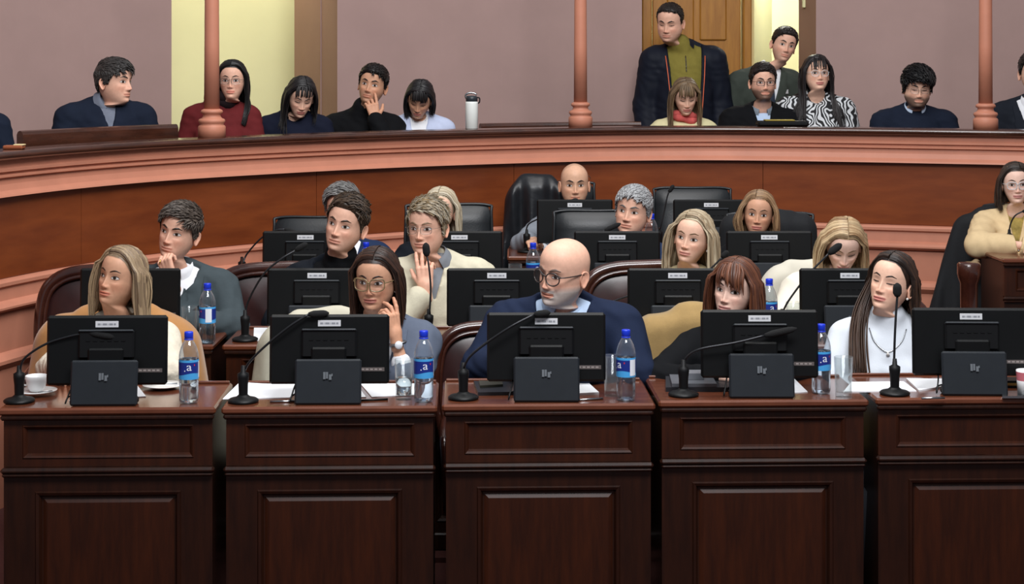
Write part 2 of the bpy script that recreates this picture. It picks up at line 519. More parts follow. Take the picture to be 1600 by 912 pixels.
outer = np.array([back(a, 7.2) for a in np.linspace(-2.3, 2.0, 60)])
P = np.zeros((2, 60, 3)); P[0, :, :2] = p - nn * 0.05; P[1, :, :2] = outer; P[:, :, 2] = GZ
b.grid(P[::-1]); struct(b.build('floor_gallery', M_GFLOOR))
# inner face of the parapet
struct(swept('wall_parapet', [(-0.13, GZ), (-0.13, 1.55)], M_PINK))

def wall_piece(name, a0, a1, z0, z1, th, m, jm=None):
    n = max(3, int(abs(a1 - a0) / 0.03))
    A = np.linspace(a0, a1, n)
    b = MB()
    inn = np.array([back(a) for a in A]); out = np.array([back(a, BR + th) for a in A])
    P = np.zeros((4, n, 3))
    P[0, :, :2] = inn; P[0, :, 2] = z0
    P[1, :, :2] = inn; P[1, :, 2] = z1
    P[2, :, :2] = out; P[2, :, 2] = z1
    P[3, :, :2] = out; P[3, :, 2] = z0
    b.grid(P[::-1])
    o = struct(b.build(name, m))
    return o
aL0, aL1 = ang_px(268), ang_px(527)
aR0, aR1 = ang_px(1003), ang_px(1275)
wall_piece('wall_west', -1.9, aL0, GZ, 3.4, 0.3, M_MAUVE)
wall_piece('wall_north', aL1, aR0, GZ, 3.4, 0.3, M_MAUVE)
wall_piece('wall_east', aR1, 1.8, GZ, 3.4, 0.3, M_MAUVE)
wall_piece('wall_lintel', aL0, aL1, 2.95, 3.4, 0.3, M_MAUVE)
wall_piece('wall_lintel', aR0, aR1, 2.95, 3.4, 0.3, M_MAUVE)
def jamb(name, px, pxb, depth=None):
    """the reveal of an opening: from the wall face at pixel px to its rear corner at pxb"""
    p0 = back(ang_px(px)); d = p0 - BC; d /= np.linalg.norm(d)
    best = min(np.linspace(0.05, 1.2, 231), key=lambda r: abs(800 + F_PX * (p0 + d * r)[0] / (p0 + d * r)[1] - pxb))
    p1 = p0 + d * best
    if depth:
        p1 = at(pxb, 0, p0[1] + depth)[:2]; d = (p1 - p0) / np.linalg.norm(p1 - p0)
    tn = np.array([d[1], -d[0]])
    b = MB(); V = []
    for q in (p0, p1, p1 + tn * 0.12, p0 + tn * 0.12):
        V += [(q[0], q[1], GZ), (q[0], q[1], 2.95)]
    b.add(V, [(0, 1, 3, 2), (2, 3, 5, 4), (4, 5, 7, 6), (6, 7, 1, 0), (1, 7, 5, 3)])
    return struct(b.build(name, M_JAMB)), p1
jamb('trim_2', 528.5, 460)
JE = jamb('trim_3', 1276.5, 1248, .3)[1]
# corridor walls behind the openings
def slab(name, a, b_, z0, z1, th, m):
    a = np.asarray(a, float); b_ = np.asarray(b_, float); d = b_ - a; L = np.linalg.norm(d); d /= L
    bb = MB(); bb.box(((a[0] + b_[0]) / 2, (a[1] + b_[1]) / 2, (z0 + z1) / 2), (L, th, z1 - z0), M=rotz(math.atan2(d[1], d[0])))
    return bb.build(name, m)
struct(slab('wall_corridor_west', (-5.2, 11.2), (-0.6, 12.9), GZ, 3.4, 0.1, M_CREAM))
struct(slab('wall_corridor_east', (0.2, 13.75), (4.2, 13.75), GZ, 3.4, 0.1, M_CREAM))
struct(slab('ceiling_corridor', (-5.0, 12.35), (-0.5, 13.2), 3.4, 3.44, 2.2, M_CREAM))
# a return of the corridor, seen as the duller strip beside the door
p = at(1172, 0, 12.5); q = at(1200, 0, 13.4)
struct(slab('wall_return', (p[0], 12.5), (q[0], 13.4), GZ, 3.4, 0.06, M_CREAM))
# door: leaf with panels, standing in its frame
pa, pb = at(1003, 0, 12.0), at(1172, 0, 12.0)
W = pb[0] - pa[0]
d = bpy.data.objects.new('door_1', None); COL.objects.link(d); d.location = (pa[0], 12.05, GZ); d['kind'] = 'structure'
fr = MB()
fr.box((0.035, 0, 1.12), (0.07, 0.14, 2.24), .008); fr.box((W - 0.02, 0, 1.12), (0.06, 0.14, 2.24), .008); fr.box((W / 2, 0, 2.27), (W + .03, 0.14, 0.08), .008)
fr.build('door_frame', M_OCHRE, d)
MB().box((W / 2 + .01, 0.02, 1.1), (W - .14, 0.045, 2.2), .006).build('door_leaf', M_OCHRE, d)
for (cx, cz, sx, sz) in ((0.30, 1.74, .2, .66), (0.56, 1.74, .2, .66), (0.30, .62, .2, 1.0), (0.56, .62, .2, 1.0)):
    MB().box((W * cx / .86 + .01, -0.008, cz), (W * sx / .8, 0.02, sz), .012).build('door_panel', M_OCHRE, d)
# light switch plate by the east opening
_t = (1276.5 - 1258) / (1276.5 - 1248)
_p0 = back(ang_px(1276.5)); _pp = _p0 + (JE - _p0) * _t
sp = MB().box((0, 0, 0), (.02, .034, .055), .004).build('light_switch', M_CREAM); sp.location = (_pp[0] - .008, _pp[1], ZC + (YH - 6) * _pp[1] / F_PX)
tag(sp, 'small pale switch plate high on the door jamb', 'switch')

# gallery benches: dark backs showing above the rail at left and past the flask
def bench(name, lab, s0, s1, off, ztop, end_round=True):
    t = thing(name, lab, 'bench', (0, 0, 0))
    swept('backrest', [(off, ztop - .42), (off, ztop - .02), (off + .008, ztop - .005), (off + .02, ztop), (off + .032, ztop - .005), (off + .04, ztop - .02), (off + .04, ztop - .42), (off, ztop - .42)], M_CAP, s0, s1, 30, parent=t)
    for f in (.08, .92):
        pp, n2 = curve_at(np.array([s0 + (s1 - s0) * f]))
        c = pp[0] + n2[0] * (off + .02)
        MB().box((c[0], c[1], (GZ + ztop - .4) / 2), (.05, .04, ztop - .4 - GZ), .006, M=rotz(math.atan2(n2[0][1], n2[0][0]) + math.pi / 2)).build('bench_leg', M_CAP, t)
def arc_off(px, off):
    """where along the parapet a line offset by off is seen at the pixel column px"""
    q = CURVE + NRM * off; u = q[:, 0] / q[:, 1]
    return float(np.interp((px - 800) / F_PX, u, ARC))
def arc_px(px):
    return arc_off(px, 0.0)
bench('gallery_bench', 'dark wooden bench back before the older man in navy', arc_off(26, -.36), arc_off(272, -.36), -.36, 1.652)
bench('gallery_bench', 'dark wooden bench end right of the steel flask', arc_off(748, -.75), arc_off(1000, -.75), -.75, 1.592)
# ------------------------------------------------------------------ desks
DZ = {1: .83, 2: .85, 3: .885, 4: .945}            # desk heights per row
TIER = {1: 0.0, 2: .02, 3: .055, 4: .115}
DW, DD = .728, .42
def nested(mb, rects):
    """rects: (x0, x1, z0, z1, y), each joined to the next, the last filled"""
    V = []; Q = []
    for (x0, x1, z0, z1, y) in rects:
        V += [(x0, y, z0), (x1, y, z0), (x1, y, z1), (x0, y, z1)]
    for k in range(len(rects) - 1):
        for i in range(4):
            j = (i + 1) % 4
            Q.append((4 * k + i, 4 * k + j, 4 * k + 4 + j, 4 * k + 4 + i))
    e = 4 * (len(rects) - 1)
    Q.append((e, e + 1, e + 2, e + 3))
    mb.add(V, Q)
    return mb
def inset_seq(x0, x1, z0, z1, seq):
    return [(x0 + i, x1 - i, z0 + i, z1 - i, y) for i, y in seq]
def make_desk(label, group):
    t = thing('desk', label, 'desk', group=group)
    h = .83; hw = DW / 2 - .014
    tb = MB().box((0, DD / 2 - .006, h - .0125), (DW, DD + .012, .025), .007)
    tb.build('desk_top', M_TOP, t)
    MB().box((0, DD - .012, h + .004), (DW - .02, .016, .01), .003).build('back_lip', M_TOP, t)
    MB().box((0, .006, h - .034), (DW - .012, .03, .018), .006).build('top_moulding', M_DESK, t)
    up = nested(MB(), [(-hw, hw, .628, h - .04, .03), (-hw, hw, .628, h - .04, .012)] + inset_seq(-hw + .062, hw - .062, .655, h - .062, [(0, .012), (.004, .008), (.010, .014), (.016, .022), (.022, .022)]))
    up.build('upper_panel', M_DESKP, t)
    MB().box((0, .006, .617), (2 * hw + .016, .034, .02), .008).box((0, .004, .602), (2 * hw + .006, .024, .012), .005).build('moulding', M_DESK, t)
    lo = nested(MB(), [(-hw, hw, .0, .6, .03), (-hw, hw, .0, .6, .012)] + [(-hw + .105, hw - .105, .11, .545, .012), (-hw + .109, hw - .109, .114, .541, .006), (-hw + .118, hw - .118, .123, .532, .010),
                 (-hw + .126, hw - .126, .131, .524, .024)])
    lo.build('lower_panel', M_DESK, t)
    rp = nested(MB(), [(-hw + .13, hw - .13, .135, .52, .024), (-hw + .145, hw - .145, .15, .505, .016), (-hw + .15, hw - .15, .155, .50, .016)])
    rp.build('raised_panel', M_DESKP, t)
    for s in (-1, 1):
        MB().box((s * (hw - .011), DD / 2 + .01, (h - .026) / 2), (.022, DD - .04, h - .026), .002).build('side_panel', M_DESK, t)
    MB().box((0, DD - .14, h - .09), (2 * hw - .05, .25, .012)).build('shelf', M_DESK, t)
    MB().box((0, .0, .035), (2 * hw + .012, .03, .07), .006).build('plinth', M_DESK, t)
    return t
def Yof(py, z): return (ZC - z) * F_PX / (py - YH)
def pt(px, py, z):
    Y = Yof(py, z); return np.array([(px - 800) * Y / F_PX, Y, z])
row1 = [(168, 636), (515, 634), (857.5, 630), (1193, 624), (1530, 620)]
D1 = []
proto_desk = None
ORD = ['first', 'second', 'third', 'fourth', 'fifth']
def add_desk(x, y, z, rz, label, group):
    global proto_desk
    if proto_desk is None:
        proto_desk = make_desk(label, group); proto_desk.location = (x, y, z); proto_desk.rotation_euler = (0, 0, rz); return proto_desk
    return copy_thing(proto_desk, (x, y, z), rz, label, group)
who1 = ['woman with the camel coat', 'woman in large pale glasses', 'bald man in the navy jacket', 'woman with the red-brown fringe', 'woman in the white turtleneck']
for k, (px, py) in enumerate(row1):
    Y = Yof(py, .83); D1.append((( px - 800) * Y / F_PX, Y))
    add_desk(D1[-1][0], Y, 0, .03, 'dark mahogany panelled desk in front of the ' + who1[k], 'front row desks')
row2 = [193, 488, 776, 1060, 1334]
who2 = ['man in the grey suit', 'man in the black turtleneck', 'man in the cream sweater', 'blonde woman with earrings', 'young blonde woman looking down']
D2 = []
for k, px in enumerate(row2):
    Y = 6.83; D2.append(((px - 800) * Y / F_PX, Y))
    add_desk(D2[-1][0], Y, TIER[2], .0, 'dark mahogany desk in front of the ' + who2[k], 'second row desks')
row3 = [474, 717, 966, 1206]
who3 = ['half hidden grey man', 'half hidden blonde woman', 'silver-haired man', 'woman with the short blonde bob']
D3 = []
for k, px in enumerate(row3):
    Y = 7.97; D3.append(((px - 800) * Y / F_PX, Y))
    add_desk(D3[-1][0], Y, TIER[3], .0, 'dark mahogany desk in front of the ' + who3[k], 'third row desks')
row4 = [(899, 9.05), (1114, 9.05)]
D4 = []
for k, (px, Y) in enumerate(row4):
    D4.append(((px - 800) * Y / F_PX, Y))
    add_desk(D4[-1][0], Y, TIER[4], .0, ('dark mahogany desk in front of the bald man in grey', 'dark mahogany desk before the empty black chair')[k], 'rear row desks')
DR = ((1565 - 800) * 8.96 / F_PX + DW / 2, 8.96)
add_desk(DR[0], DR[1], TIER[4], .03, 'dark mahogany desk at the right edge under the cream-sweatered woman', 'rear row desks')

# ------------------------------------------------------------------ monitors, seen from behind
def make_monitor(label, group):
    t = thing('monitor', label, 'monitor', group=group)
    tilt = rotx(-.06)
    b = MB()
    W, H = .41, .236
    c = np.array([0, .085, .178])
    b.box(c, (W, .022, H), .008, M=tilt)
    b.build('screen_case', M_BLACK, t)
    MB().box(c + tilt @ np.array([0, .0115, .004]), (W - .02, .002, H - .03), 0, M=tilt).build('screen', mat('dark_screen', (22, 26, 34), .15, var=.02), t)
    h = MB()
    h.box(c + tilt @ np.array([0, -.018, .022]), (.19, .02, .1), .007, M=tilt)
    for i in range(6):
        h.box(c + tilt @ np.array([-.06 + .024 * i, -.029, .035]), (.014, .003, .004), 0, M=tilt)
    h.build('rear_housing', M_BLACK2, t)
    MB().box(c + tilt @ np.array([0, -.028, .068]), (.188, .012, .009), .004, M=tilt).build('handle_ridge', M_PLATE, t)
    pl = rotx(-.16)
    MB().box((0, .03, .076), (.226, .016, .152), .006, M=pl).build('stand_plate', M_PLATE, t)
    MB().box((0, .047, .012), (.22, .06, .024), .006).build('stand_foot', M_BLACK2, t)
    MB().box((0, .062, .135), (.12, .03, .11), .006).build('stand_neck', M_BLACK, t)
    m = MB()
    for (x, w, z, hh) in ((-.012, .008, .099, .024), (-.003, .007, .103, .016), (-.003, .007, .092, .006), (.008, .009, .094, .018), (.014, .004, .101, .008)):
        m.box((x, .0165 + (z - .076) * .16, z), (w, .0016, hh), 0, M=pl)
    m.build('logo_mark', M_MARK, t)
    s = MB().box(c + tilt @ np.array([.0, -.0118, .089]), (.078, .0016, .021), 0, M=tilt)
    st = s.build('sticker', M_STICK, t)
    q = MB()
    x = -.032
    for wd in (.011, .003, .016, .003, .014, .009):
        q.box(c + tilt @ np.array([x + wd / 2, -.013, .089]), (wd - .0015, .0008, .006), 0, M=tilt); x += wd + .0015
    q.build('sticker_print', M_INK, st)
    sp = MB().box(c + tilt @ np.array([.148, -.0118, -.068]), (.082, .0016, .013), 0, M=tilt).build('spec_plate', M_SPEC, t)
    p = MB()
    for i in range(5):
        p.box(c + tilt @ np.array([.115 + .015 * i, -.0128, -.068]), (.01, .0008, .005), 0, M=tilt)
    p.build('spec_print', mat('pale_print', (150, 140, 136), .6, var=.02), sp)
    MB().tube(cr([(-.10, .07, .03), (-.125, .05, .025), (-.13, .03, .008), (-.12, .055, .045), (-.115, .075, .06)], 20), .0028, 6).build('cable', M_BLACK, t, True)
    return t
proto_mon = None
def add_monitor(x, y, z, rz, label, group):
    global proto_mon
    if proto_mon is None:
        proto_mon = make_monitor(label, group); proto_mon.location = (x, y, z); proto_mon.rotation_euler = (0, 0, rz); return
    copy_thing(proto_mon, (x, y, z), rz, label, group)
for k, (px, dx) in enumerate(((163, 0), (513, 0), (854, 0), (1190, 0), (1522, 0))):
    x, y = D1[k]
    add_monitor((px - 800) * (y + .03) / F_PX, y + .0, .83, (.03, .02, .0, .0, -.03)[k], 'black monitor seen from behind, before the ' + who1[k], 'front row monitors')
for k, (x, y) in enumerate(D2):
    add_monitor(x + (.008, .01, .0, .005, .0)[k], y, DZ[2], 0.0, 'black monitor seen from behind, before the ' + who2[k], 'second row monitors')
for k, (x, y) in enumerate(D3):
    add_monitor(x, y, DZ[3], 0, 'black monitor seen from behind, before the ' + who3[k], 'third row monitors')
for k, (x, y) in enumerate(D4):
    add_monitor(x, y, DZ[4], 0, ('black monitor seen from behind, hiding the mouth of the bald man in grey', 'black monitor seen from behind, before the empty black chair')[k], 'rear row monitors')
add_monitor(DR[0] + .06, DR[1] + .06, DZ[4], -.05, 'black monitor cut by the right edge, beside the cream-sweatered woman', 'rear row monitors')

# ------------------------------------------------------------------ gooseneck microphones
def mic(base, zt, neck, cap, lab, grp, big=False, front=False):
    """base: pixel of the foot on the desk; neck: (px, py, Y) list; cap: two ends (px, py, Y)"""
    o = pt(base[0], base[1], zt)
    t = thing('gooseneck_microphone', lab, 'microphone', o, 0, grp)
    MB().lathe([(0, 0), (.05, 0), (.053, .004), (.053, .008), (.046, .013), (.026, .018), (.018, .024), (.0165, .026), (0, .026)], 28).build('base', M_BLACK, t, True)
    MB().lathe([(.0155, .024), (.0165, .06), (.0195, .085), (.0195, .098), (.009, .104), (.007, .125), (0, .126)], 20).build('stem', M_BLACK2, t, True)
    P = [np.array([0, 0, .12])] + [at(*n) - o for n in neck]
    e0, e1 = at(*cap[0]) - o, at(*cap[1]) - o
    path = cr(P + [e0], 30)
    MB().tube(path, .0042, 8).build('gooseneck', M_METAL, t, True)
    d = e1 - e0; L = np.linalg.norm(d); tt = np.linspace(0, 1, 9)
    r = (.012 if not big else .0155) * np.array([.55, .8, 1, 1, 1, 1, .95, .75, .25])
    MB().tube([e0 + d * s for s in tt], r, 14).build('capsule', M_FOAM, t, True)
g1 = 'microphones on the front desks'
mic((30, 628), .83, [(31, 580, 5.78), (38, 560, 5.77), (70, 538, 5.76), (110, 525, 5.76)], [(140, 520, 5.76), (180, 527, 5.76)], 'black gooseneck microphone beside the white coffee cup', g1)
mic((380, 628), .83, [(381, 580, 5.79), (390, 565, 5.78), (415, 540, 5.77), (452, 510, 5.77)], [(482, 491, 5.78), (514, 489, 5.80)], 'black gooseneck microphone arching over the monitor before the woman in large glasses', g1)
mic((724, 623), .83, [(724, 575, 5.83), (735, 556, 5.81), (765, 532, 5.8), (800, 509, 5.8)], [(835, 491, 5.82), (860, 488, 5.83)], 'black gooseneck microphone leaning to the bald man in navy', g1)
mic((1068, 618), .83, [(1068, 572, 5.9), (1073, 558, 5.89), (1095, 545, 5.87), (1150, 535, 5.86)], [(1195, 524, 5.86), (1245, 513, 5.86)], 'black gooseneck microphone bent low before the woman with the red-brown fringe', g1)
mic((1398, 616), .83, [(1397, 570, 5.95), (1398, 530, 5.95), (1400, 490, 5.96)], [(1402, 463, 5.97), (1402, 442, 5.965)], 'upright black gooseneck microphone in front of the woman in white turtleneck', g1, True)
g2 = 'microphones on the rows behind'
mic((383, 532), DZ[2], [(383, 493, 6.92), (388, 470, 6.92), (412, 428, 6.9), (440, 404, 6.9)], [(462, 391, 6.92), (480, 380, 6.92)], 'black gooseneck microphone before the man in the black turtleneck', g2)
mic((670, 530), DZ[2], [(671, 488, 6.94), (673, 450, 6.94), (670, 415, 6.95)], [(667, 400, 6.96), (665, 379, 6.96)], 'upright black microphone before the mouth of the cream-sweatered man', g2, True)
mic((930, 528), DZ[2], [(935, 480, 6.95), (990, 460, 7.1), (1085, 440, 7.15), (1112, 418, 7.15)], [(1128, 402, 7.15), (1138, 392, 7.15)], 'slim microphone poking up beside the blonde woman with earrings', g2)
mic((1222, 530), DZ[2], [(1222, 490, 6.93), (1232, 470, 6.92), (1262, 430, 6.92)], [(1295, 396, 6.92), (1315, 381, 6.93)], 'black gooseneck microphone crossing before the young blonde looking down', g2, True)
mic((378, 440), DZ[3], [(379, 415, 8.18), (385, 398, 8.17), (408, 372, 8.15), (430, 360, 8.14)], [(445, 358, 8.14), (466, 366, 8.14)], 'black microphone curling over the leftmost third-row monitor', g2)
mic((862, 452), DZ[3], [(864, 420, 8.15), (885, 402, 8.12), (920, 378, 8.1)], [(945, 360, 8.1), (970, 349, 8.1)], 'black microphone pointing up at the silver-haired man', g2)
mic((823, 394), DZ[4], [(822, 362, 9.3), (826, 350, 9.28), (843, 341, 9.25), (868, 330, 9.22)], [(884, 321, 9.2), (903, 311, 9.2)], 'black microphone curving before the mouth of the bald man in grey', g2, True)
mic((1030, 390), DZ[4], [(1032, 355, 9.3), (1038, 330, 9.3), (1042, 310, 9.3)], [(1045, 300, 9.3), (1053, 289, 9.3)], 'thin black microphone standing before the empty black chair', g2)
mic((1577, 394), DZ[4], [(1576, 366, 9.25), (1579, 350, 9.24), (1586, 337, 9.23)], [(1598, 330, 9.22), (1615, 330, 9.22)], 'black microphone beside the hands of the cream-sweatered woman', g2)

# ------------------------------------------------------------------ bottles and tumblers
def text_pts(ch, size):
    cu = bpy.data.curves.new('txt', 'FONT'); cu.body = ch; cu.size = size; cu.align_x = 'CENTER'; cu.align_y = 'CENTER'; cu.resolution_u = 3
    cu.extrude = .0
    o = bpy.data.objects.new('txt', cu); COL.objects.link(o)
    dg = bpy.context.evaluated_depsgraph_get()
    me = o.evaluated_get(dg).to_mesh()
    V = np.array([v.co[:] for v in me.vertices]); F = [tuple(p.vertices) for p in me.polygons]
    o.evaluated_get(dg).to_mesh_clear()
    bpy.data.objects.remove(o); bpy.data.curves.remove(cu)
    return V, F
def make_bottle(label, group):
    t = thing('water_bottle', label, 'bottle', group=group)
    prof = [(0, .004), (.012, .006), (.024, .002), (.030, .003), (.0325, .010), (.0335, .022), (.0325, .034), (.0335, .046), (.0325, .058), (.0335, .07), (.0333, .085), (.0333, .150), (.034, .156), (.0335, .165),
            (.031, .178), (.0265, .192), (.020, .205), (.0145, .214), (.0125, .220), (.0125, .232)]
    inn = [(max(r - .0012, 0), z + (.002 if z < .01 else 0)) for r, z in prof]
    MB().lathe(prof + inn[::-1], 28).build('bottle_shell', M_PET, t, True)
    wl = .150
    wp = [(max(r - .0016, 0), z + .0025) for r, z in prof if z < wl - .003]
    MB().lathe(wp + [(.0317, wl), (0, wl)], 28).build('water', M_WATER, t, True)
    MB().lathe([(.0145, .222), (.0152, .223), (.0152, .240), (.0140, .243), (0, .2435)], 24).build('cap', M_BLUECAP, t, True)
    MB().lathe([(.0158, .216), (.0158, .2195), (.0148, .2205)], 24).build('cap_ring', M_BLUECAP, t, True)
    def band(z0, z1, r, a0=-math.pi, a1=math.pi, wav=0.0, n=40):
        A = np.linspace(a0, a1, n)
        P = np.zeros((2, n, 3))
        zz0 = z0 + wav * np.sin(A * 2 + .6); 
        for i, z in enumerate((zz0, np.full(n, z1))):
            P[i, :, 0] = r * np.sin(A); P[i, :, 1] = -r * np.cos(A); P[i, :, 2] = z
        return P
    lb = MB(); lb.grid(band(.084, .150, .0341)); lab = lb.build('label', M_LSKY, t, True)
    lb = MB(); lb.grid(band(.102, .142, .0344, wav=.004)); lb.build('label_band', M_LBLUE, lab, True)
    lb = MB(); lb.grid(band(.089, .144, .0346, 1.25, 2.0, n=12)); lb.build('label_text_panel', M_LWHITE, lab, True)
    V, Fc = text_pts('a', .040)
    V = V * np.array([1.1, 1, 1]); V[:, 1] -= V[:, 1].mean()
    r = .0347; ax = V[:, 0] / r
    W = np.stack([r * np.sin(ax + .12), -r * np.cos(ax + .12), .122 + V[:, 1]], -1)
    obj('label_letter', W, Fc, M_LWHITE, lab, False)
    for (a0, a1, z0, z1, mm, nm) in ((-.36, -.26, .112, .116, M_LWHITE, 'label_dot'), (.62, .72, .130, .136, M_LRED, 'label_mark')):
        q = MB(); q.grid(band(z0, z1, r, a0, a1, n=4)); q.build(nm, mm, lab, False)
    return t
PB = None
def add_bottle(px, py, z, label, group, rz=0.0, tall=1.0):
    global PB
    o = pt(px, py, z)
    if PB is None:
        PB = make_bottle(label, group); PB.location = tuple(o); PB.rotation_euler = (0, 0, rz)
    else: copy_thing(PB, o, rz, label, group)
gb = 'plastic water bottles on the desks'
add_bottle(295, 629, .83, 'blue-capped water bottle right of the first front monitor, by the camel coat', gb, .1)
add_bottle(662, 627, .83, 'blue-capped water bottle touching the half-full tumbler by the woman in large glasses', gb, .1)
add_bottle(978, 625, .83, 'blue-capped water bottle right of the bald man in navy', gb, -.9)
add_bottle(1283, 614, .83, 'blue-capped water bottle between the fringe woman and the white turtleneck woman', gb, .1)
add_bottle(324, 536, DZ[2], 'blue-capped water bottle at the elbow of the grey-suited man', gb, -1.3)
add_bottle(1202, 527, DZ[2], 'blue-capped water bottle behind the red-brown hair', gb, .1)
add_bottle(572, 458, DZ[3], 'blue-capped bottle peeping up behind the black turtleneck man', gb, .4)
add_bottle(833, 459, DZ[3], 'blue-capped bottle left of the bald navy-jacketed head', gb, .5)
add_bottle(1285, 462, DZ[3], 'blue-capped bottle half hidden behind the young blonde looking down', gb, .5)
add_bottle(1018, 406, DZ[4], 'blue-capped bottle just right of the silver-haired head', gb, .5)
def make_tumbler(label, group, fill=0.0):
    t = thing('tumbler', label, 'glass', group=group)
    R0, R1, H = .027, .0325, .14
    MB().lathe([(0, 0), (R0, 0), (R0 + .001, .004), (R1, H - .001), (R1 - .0008, H), (R1 - .002, H - .001), (R0 - .0015, .018), (0, .016)], 28).build('glass_wall', M_GLASS, t, True)
    if fill:
        rt = R0 - .0017 + (R1 - R0) * fill / H
        MB().lathe([(0, .0165), (R0 - .0019, .0185), (rt, fill), (0, fill)], 28).build('water', M_WATER, t, True)
    return t
gt = 'glass tumblers on the desks'
for (px, py, z, fl, lab) in ((631, 624, .83, .075, 'glass tumbler half full of water left of the bottle by the woman in glasses'),
                             (957, 618, .83, 0, 'empty glass tumbler half behind the bottle beside the bald man in navy'),
                             (1318, 620, .83, 0, 'empty glass tumbler before the woman in white turtleneck'),
                             (296, 533, DZ[2], .03, 'glass tumbler beside the bottle of the grey-suited man'),
                             (1240, 524, DZ[2], 0, 'glass tumbler against the white jacket of the young blonde'),
                             (805, 458, DZ[3], 0, 'glass tumbler behind the cream-sweatered man at the third row')):
    t = make_tumbler(lab, gt, fl); t.location = tuple(pt(px, py, z))

# ------------------------------------------------------------------ papers and small things on the desks
def sheet(name, corners, z, lab, cat, m=M_PAPER, th=.003, curl=0.0, group=None, lift=0.0):
    """corners: pixels of the four corners as they lie on the desk plane z (near-left, near-right, far-right, far-left)"""
    c = [pt(x, y, z) for x, y in corners]
    n = 7; P = np.zeros((n, n, 3))
    for i, v in enumerate(np.linspace(0, 1, n)):
        for j, u in enumerate(np.linspace(0, 1, n)):
            p = (1 - u) * (1 - v) * c[0] + u * (1 - v) * c[1] + u * v * c[2] + (1 - u) * v * c[3]
            p = p + np.array([0, 0, th + lift + curl * (u - .5) ** 2 * 4 * v])
            P[i, j] = p
    Qb = P.copy(); Qb[..., 2] -= th
    b = MB(); b.grid(P); b.grid(Qb[:, ::-1])
    ed = lambda A, B: b.grid(np.stack([A, B]))
    ed(P[0], Qb[0]); ed(Qb[-1], P[-1]); ed(Qb[:, 0], P[:, 0]); ed(P[:, -1], Qb[:, -1])
    o = b.build(name, m)
    return tag(o, lab, cat, group)
gp = 'papers on the front desks'
sheet('paper_sheet', [(108, 627), (150, 627), (150, 606), (122, 606)], .83, 'white paper left of the first monitor stand', 'paper', group=gp)
sheet('paper_sheet', [(195, 622), (228, 620), (212, 605), (195, 606)], .83, 'crumpled white paper right of the first monitor stand', 'paper', curl=.012, group=gp)
sheet('paper_sheet', [(348, 624), (452, 622), (480, 601), (375, 600)], .83, 'wide white paper under the microphone of the woman in large glasses', 'paper', curl=.006, group=gp)
sheet('paper_sheet', [(545, 622), (572, 621), (556, 600), (540, 601)], .83, 'narrow white paper strip right of the second monitor stand', 'paper', group=gp)
sheet('paper_sheet', [(581, 621), (688 - 22, 617), (652, 600), (563, 600)], .83, 'white paper under the half-full tumbler', 'paper', group=gp)
sheet('paper_sheet', [(893, 618), (936, 616), (915, 597), (890, 597)], .83, 'white notepad at the right of the third monitor stand', 'paper', th=.008, group=gp)
sheet('paper_sheet', [(1232, 615), (1262, 613), (1238, 598), (1228, 598)], .83, 'white folded paper beside the fourth monitor stand', 'paper', curl=.02, group=gp)
sheet('paper_sheet', [(1318, 613), (1432, 612), (1412, 597), (1330, 598)], .83, 'long white paper under the upright microphone', 'paper', th=.004, group=gp)
sheet('paper_sheet', [(1436, 612), (1470, 606), (1482, 594), (1416, 593)], .83, 'white paper lying left of the rightmost monitor stand', 'paper', th=.006, group=gp)
sheet('paper_sheet', [(396, 532), (425, 534), (425, 512), (397, 510)], DZ[2], 'white paper behind the microphone of the black turtleneck man', 'paper')
sheet('paper_sheet', [(850, 402), (880, 402), (872, 385), (848, 385)], DZ[4], 'white paper on the desk of the bald man in grey', 'paper', curl=.03)
sheet('paper_sheet', [(1588, 396), (1660, 396), (1650, 386), (1595, 385)], DZ[4], 'white paper under the hands of the cream-sweatered woman', 'paper')
sheet('folder', [(747, 618), (812, 617), (806, 601), (740, 600)], .83, 'dark folder at the left hand of the bald man in navy', 'folder', M_FOLD, .012)
sheet('phone', [(750, 611), (786, 609), (784, 603), (748, 603)], .83, 'dark phone lying on the folder of the bald man', 'phone', mat('phone_back', (64, 62, 52), .3, var=.1), .008, lift=.0125)
sheet('folder', [(1040, 612), (1150, 612), (1145, 596), (1040, 594)], .83, 'black folder at the bottom of the pile beside the fourth monitor', 'folder', M_FOLD, .016, group='pile by the fourth monitor')
sheet('notebook', [(1050, 612), (1120, 612), (1112, 598), (1046, 597)], .83, 'dark notebook lying on the black folder', 'notebook', mat('grey_notebook', (88, 90, 96), .3, var=.15), .012, lift=.017, group='pile by the fourth monitor')
sheet('pen_case', [(1070, 606), (1100, 606), (1098, 600), (1068, 600)], .83, 'grey and yellow case on top of the dark notebook', 'case', mat('case_grey', (110, 112, 118), .35, var=.2), .022, lift=.03)
def rod(name, a, b, z, r, m, lab, cat, group=None):
    p, q = pt(a[0], a[1], z), pt(b[0], b[1], z); p[2] += r; q[2] += r
    return tag(MB().tube([p, q], r, 8).build(name, m, None, True), lab, cat, group)
gpen = 'pens on the front desks'
rod('pen', (422, 629), (468, 628), .83, .004, M_STEEL, 'silver pen in front of the second monitor stand', 'pen', gpen)
rod('pen', (893, 627), (942, 624), .83, .004, M_STEEL, 'silver pen in front of the white notepad', 'pen', gpen)
rod('pen', (1440, 624), (1476, 623), .83, .004, M_STEEL, 'silver pen left of the rightmost monitor stand', 'pen', gpen)
rod('pen', (560, 627), (606, 625), .83, .0035, M_BLACK, 'black pen right of the second monitor stand', 'pen', gpen)
sheet('phone', [(1566, 622), (1612, 622), (1610, 613), (1566, 614)], .83, 'pale phone at the right edge of the fifth desk', 'phone', M_STEEL, .008)
sheet('small_box', [(1560, 606), (1600, 606), (1600, 600), (1560, 600)], .83, 'small black box with gold print beyond the rightmost stand', 'box', M_BLACK, .026)
